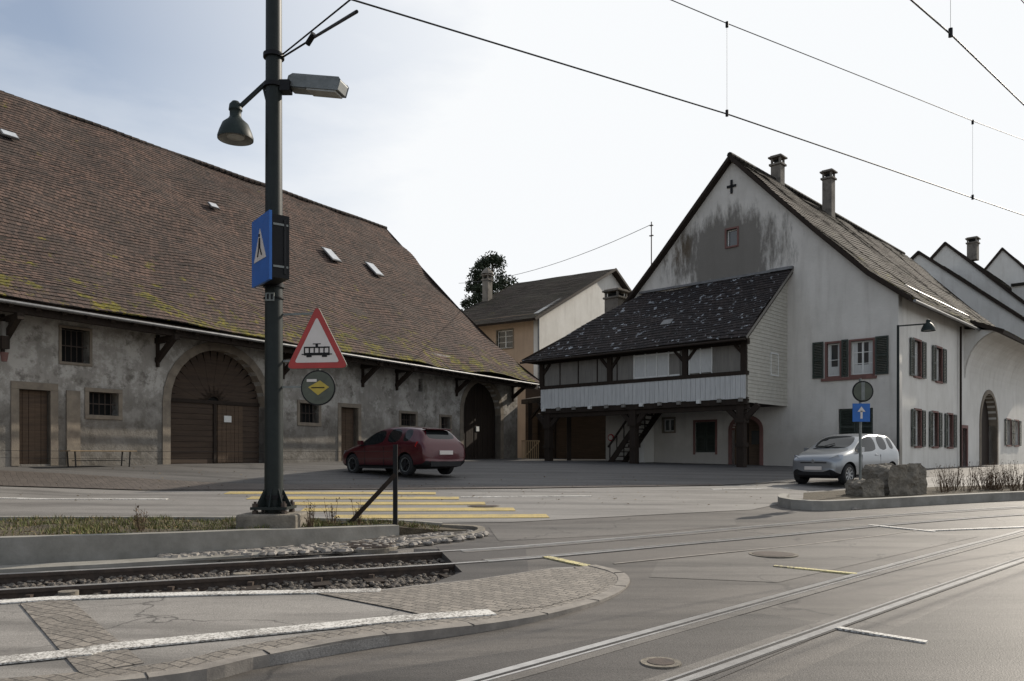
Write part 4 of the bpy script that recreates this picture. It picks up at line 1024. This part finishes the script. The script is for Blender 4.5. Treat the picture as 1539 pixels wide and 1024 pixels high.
# ------------------------------------------------------------------ cars
def car(name,loc,heading,st,paint,wb,tr,wr,kind):
    e=empty(name,loc,heading)
    verts=[];faces=[];mi=[]
    for s in st:
        x,zb,zs,zt,w,wt=s[:6]
        half=[(0,zb),(.8*w,zb),(.965*w,zb+.12),(w,zb+.5*(zs-zb)),(.99*w,zs-.09),(.955*w,zs),(wt,zt-.05),(wt-.09,zt-.012),(0,zt)]
        verts+=[(x,y,z) for y,z in half]+[(x,-y,z) for y,z in half[7:0:-1]]
    K=16
    for i in range(len(st)-1):
        fl=st[i][6]
        for k in range(K):
            a=i*K+k;b=i*K+(k+1)%K
            faces.append((a,b,b+K,a+K))
            kk=k if k<8 else 15-k
            m=0
            if kk==5 and 's' in fl: m=1
            if kk==7 and 'w' in fl: m=1
            if kk in (0,1): m=2
            mi.append(m)
    for ring in (range(K),range((len(st)-1)*K,len(st)*K)):
        r=list(ring)
        for k in range(1,8):
            a,b=r[k],r[k+1]; c,d=r[(16-k)%16],r[(15-k)%16]
            faces.append((a,r[8],c) if k==7 else (a,b,d,c)); mi.append(0)
        faces.append((r[0],r[1],r[15])); mi.append(2)
    me=bpy.data.meshes.new('body'); me.from_pydata(verts,[],faces)
    for m in (paint,m_carglass,m_plast): me.materials.append(m)
    me.polygons.foreach_set('material_index',mi); me.polygons.foreach_set('use_smooth',[True]*len(mi)); me.update()
    bm=bmesh.new(); bm.from_mesh(me); bmesh.ops.recalc_face_normals(bm,faces=bm.faces[:])
    cl=bm.edges.layers.float.get('crease_edge') or bm.edges.layers.float.new('crease_edge')
    for ed in bm.edges:
        if len(ed.link_faces)==2 and ed.link_faces[0].material_index!=ed.link_faces[1].material_index: ed[cl]=.75
    bm.to_mesh(me); bm.free()
    o=link(bpy.data.objects.new('body',me)); ss=o.modifiers.new('s','SUBSURF'); ss.levels=2; ss.render_levels=2
    cut=[]
    W=max(s[4] for s in st)
    for xx in (wb/2,-wb/2):
        for sd in (-1,1):
            c=MB(); c.cyl((xx,sd*(W-.28),wr),(xx,sd*(W+.2),wr),wr+.06,wr+.06,m_plast,32); co=c.obj('cut')
            b=o.modifiers.new('b','BOOLEAN'); b.operation='DIFFERENCE'; b.object=co; b.solver='EXACT'; cut.append(co)
    dg=bpy.context.evaluated_depsgraph_get(); me2=bpy.data.meshes.new_from_object(o.evaluated_get(dg))
    try: me2.set_sharp_from_angle(angle=math.radians(50))
    except Exception: pass
    bpy.data.objects.remove(o)
    for c in cut: bpy.data.objects.remove(c)
    link(bpy.data.objects.new('body',me2),e)
    mb=MB()
    for xx in (wb/2,-wb/2):
        for sd in (-1,1):
            yo=sd*(W-.03); yi=sd*(W-.23)
            n=28
            pr=[(wr*.62,yo-sd*.012),(wr*.68,yo),(wr*.9,yo),(wr,yo-sd*.03),(wr,yi),(wr*.6,yi)]
            vs=[];fs=[]
            for r,y in pr:
                for i in range(n): t=6.2832*i/n; vs.append((xx+r*math.cos(t),y,wr+r*math.sin(t)))
            for k in range(len(pr)-1):
                for i in range(n): fs.append((k*n+i,k*n+(i+1)%n,(k+1)*n+(i+1)%n,(k+1)*n+i))
            mb.add(vs,fs,m_tyre)
            mb.cyl((xx,yo-sd*.07,wr),(xx,yo-sd*.06,wr),wr*.64,wr*.64,m_plast,24)
            vs=[];fs=[]
            for r,y in ((wr*.6,yo-sd*.05),(wr*.6,yo-sd*.008),(wr*.66,yo-sd*.004)):
                for i in range(n): t=6.2832*i/n; vs.append((xx+r*math.cos(t),y,wr+r*math.sin(t)))
            for k in range(2):
                for i in range(n): fs.append((k*n+i,k*n+(i+1)%n,(k+1)*n+(i+1)%n,(k+1)*n+i))
            mr_=m_plast if kind=='hatch' else m_rim
            mb.add(vs,fs,m_rim if kind!='hatch' else m_gmet)
            ns=5 if kind=='hatch' else 8
            for i in range(ns):
                t=6.2832*i/ns+.3
                mb.beam((xx,yo-sd*.03,wr),(xx+wr*.62*math.cos(t),yo-sd*.02,wr+wr*.62*math.sin(t)),.02,.05,mr_,(-math.sin(t),0,math.cos(t)))
            mb.cyl((xx,yo-sd*.04,wr),(xx,yo-sd*.005,wr),.06,.05,mr_,12)
    mb.obj('wheels',e,smooth=True)
    mb=MB()
    F=st[0][0];B_=st[-1][0]
    for sd in (-1,1):
        mb.box(tr,tr+.16,sd*(W+.02)-.06,sd*(W+.02)+.06,.93,1.06,paint)
        for hx in ((-.15,-.95) if kind=='hatch' else (-.2,)):
            mb.box(hx-.16,hx,sd*(W-.005)-.012,sd*(W-.005)+.012,.83,.86,paint)
        for sx in ((.62,-.33,-1.12) if kind=='hatch' else (.55,-.5)):
            mb.box(sx-.006,sx+.006,sd*(W*.99)-.006,sd*(W*.99)+.006,.3,.86,m_plast)
        mb.box(-.9,.9,sd*(W*.975)-.015,sd*(W*.975)+.015,.2,.25,m_plast)
    if kind=='hatch':
        for sd in (-1,1):
            mb.prism([(B_+.16,sd*.60,.80),(B_+.16,sd*.60,.98),(B_+.36,sd*.845,1.0),(B_+.42,sd*.872,.86),(B_+.2,sd*.80,.78)],(-.035,sd*.015,0),m_tail)
            mb.prism([(F-.12,sd*.5,.62),(F-.12,sd*.5,.72),(F-.4,sd*.8,.76),(F-.33,sd*.8,.66)],(.03,0,0),m_head)
        mb.box(B_-.02,B_+.03,-.26,.26,.62,.74,m_swhite); mb.box(B_-.01,B_+.1,-.6,.6,.27,.42,m_plast)
        mb.box(B_+.28,B_+.5,-.5,.5,1.37,1.40,paint,Matrix.Rotation(-.12,3,'Y'))
        mb.cyl((B_+1.0,0,1.47),(B_+.9,0,1.6),.008,.004,m_plast,6)
    else:
        for sd in (-1,1):
            mb.prism([(F-.08,sd*.44,.66),(F-.07,sd*.44,.74),(F-.2,sd*.64,.84),(F-.3,sd*.735,.84),(F-.26,sd*.735,.70),(F-.14,sd*.6,.63)],(.035,sd*.015,0),m_head)
            mb.cyl((F-.1,sd*.55,.36),(F-.04,sd*.55,.36),.055,.055,m_plast,12)
            mb.box(B_+.05,B_+.12,sd*.68-.06,sd*.68+.06,.7,1.0,m_tail)
        mb.box(F-.06,F+.006,-.5,.5,.27,.36,m_plast); mb.box(F-.03,F+.02,-.26,.26,.42,.52,m_swhite); mb.cyl((F-.02,0,.67),(F+.012,0,.67),.055,.055,m_rim,16)
        mb.box(F-.05,F+.004,-.4,.4,.61,.64,m_plast)
        mb.beam((st[4][0]+.05,-.5,1.02),(st[4][0]-.2,.05,1.18),.02,.02,m_plast)
    mb.obj('trim',e,bevel=.008)
    return e
hatch=[(2.16,.38,.60,.66,.52,.44,''),(2.10,.24,.64,.74,.72,.60,''),(1.85,.19,.71,.82,.84,.70,''),(1.40,.18,.80,.92,.885,.76,''),(1.0,.18,.87,.99,.895,.77,'ws'),
 (.36,.18,.92,1.39,.895,.65,'s'),(-.30,.18,.94,1.485,.895,.63,''),(-.37,.18,.945,1.487,.895,.63,'s'),(-1.05,.18,.97,1.475,.895,.62,''),(-1.12,.18,.975,1.47,.893,.62,'s'),(-1.5,.18,1.0,1.43,.885,.60,''),
 (-1.74,.20,1.01,1.385,.875,.58,'w'),(-2.02,.22,1.0,1.08,.865,.70,''),(-2.12,.26,.88,.96,.85,.70,''),(-2.18,.36,.62,.72,.78,.64,'')]
mini=[(1.76,.36,.62,.68,.54,.46,''),(1.71,.22,.70,.79,.70,.58,''),(1.50,.18,.80,.91,.79,.66,''),(1.12,.17,.88,.99,.815,.71,''),(.88,.17,.91,1.03,.82,.72,'ws'),
 (.25,.17,.93,1.42,.82,.62,'s'),(-.40,.17,.95,1.49,.82,.60,''),(-.47,.17,.955,1.49,.82,.60,'s'),(-1.05,.17,.98,1.475,.815,.59,''),(-1.12,.17,.985,1.47,.815,.59,'s'),(-1.42,.18,1.02,1.44,.81,.58,''),
 (-1.6,.2,1.02,1.40,.80,.57,'w'),(-1.70,.23,.98,1.08,.79,.64,''),(-1.76,.3,.66,.76,.72,.6,'')]
car('parked_car',(-3.55,25.2,g0(-3.55,25.2)+.015),math.atan2(.68,-.73),hatch,m_carred,2.63,.72,.32,'hatch')
car('small_car',(9.9,23.7,g0(9.9,23.7)+.01),math.atan2(-.62,-.78),mini,m_carsil,2.42,.6,.30,'mini')

# ------------------------------------------------------------------ light, sky, camera
az,el=math.radians(48),math.radians(30)
Sd=Vector((math.sin(az)*math.cos(el),math.cos(az)*math.cos(el),math.sin(el)))
sun=bpy.data.lights.new('sun','SUN'); sun.energy=5.0; sun.angle=math.radians(.5); sun.color=(1,.91,.78)
so=link(bpy.data.objects.new('sun',sun)); so.rotation_euler=Sd.to_track_quat('Z','Y').to_euler()
w=bpy.data.worlds.new('World'); S.world=w; w.use_nodes=True; nt=w.node_tree; bg=nt.nodes['Background']
sky=nt.nodes.new('ShaderNodeTexSky'); sky.sky_type='NISHITA'; sky.sun_disc=False; sky.sun_elevation=el; sky.sun_rotation=az; sky.dust_density=1.2; sky.ozone_density=1.2
tc=nt.nodes.new('ShaderNodeTexCoord')
dt=nt.nodes.new('ShaderNodeVectorMath'); dt.operation='DOT_PRODUCT'; nt.links.new(tc.outputs['Generated'],dt.inputs[0]); dt.inputs[1].default_value=Sd
mp=nt.nodes.new('ShaderNodeMapping'); mp.inputs['Scale'].default_value=(1.0,1.0,3.2); mp.inputs['Rotation'].default_value=(.2,.5,.5); nt.links.new(tc.outputs['Generated'],mp.inputs[0])
nz=nt.nodes.new('ShaderNodeTexNoise'); nz.inputs['Scale'].default_value=1.7; nz.inputs['Detail'].default_value=8; nz.inputs['Roughness'].default_value=.55; nt.links.new(mp.outputs[0],nz.inputs['Vector'])
def mr(src,a,b,c,d):
    n=nt.nodes.new('ShaderNodeMapRange'); nt.links.new(src,n.inputs[0])
    for i,v in enumerate((a,b,c,d)): n.inputs[i+1].default_value=v
    return n.outputs[0]
def mth(op,a,b):
    n=nt.nodes.new('ShaderNodeMath'); n.operation=op; n.use_clamp=True
    nt.links.new(a,n.inputs[0]); nt.links.new(b,n.inputs[1]); return n.outputs[0]
sx=nt.nodes.new('ShaderNodeSeparateXYZ'); nt.links.new(tc.outputs['Generated'],sx.inputs[0])
f=mth('ADD',mr(dt.outputs['Value'],.38,.76,.2,1),mr(sx.outputs[2],.0,.42,.6,0))
f=mth('ADD',f,mr(nz.outputs[0],.42,.75,0,.45))
mx=nt.nodes.new('ShaderNodeMix'); mx.data_type='RGBA'; nt.links.new(f,mx.inputs[0]); nt.links.new(sky.outputs[0],mx.inputs[6]); mx.inputs[7].default_value=(7.6,7.75,7.9,1)
nt.links.new(mx.outputs[2],bg.inputs[0]); bg.inputs[1].default_value=.125
cam=bpy.data.cameras.new('camera'); cam.sensor_width=36; cam.lens=28.07; cam.shift_y=.1124; cam.clip_end=3000; cam.clip_start=.05
co=link(bpy.data.objects.new('camera',cam)); co.location=(0,0,A); co.rotation_euler=(math.pi/2,0,0)
S.camera=co
S.view_settings.view_transform='Standard'; S.view_settings.look='None'; S.view_settings.exposure=0
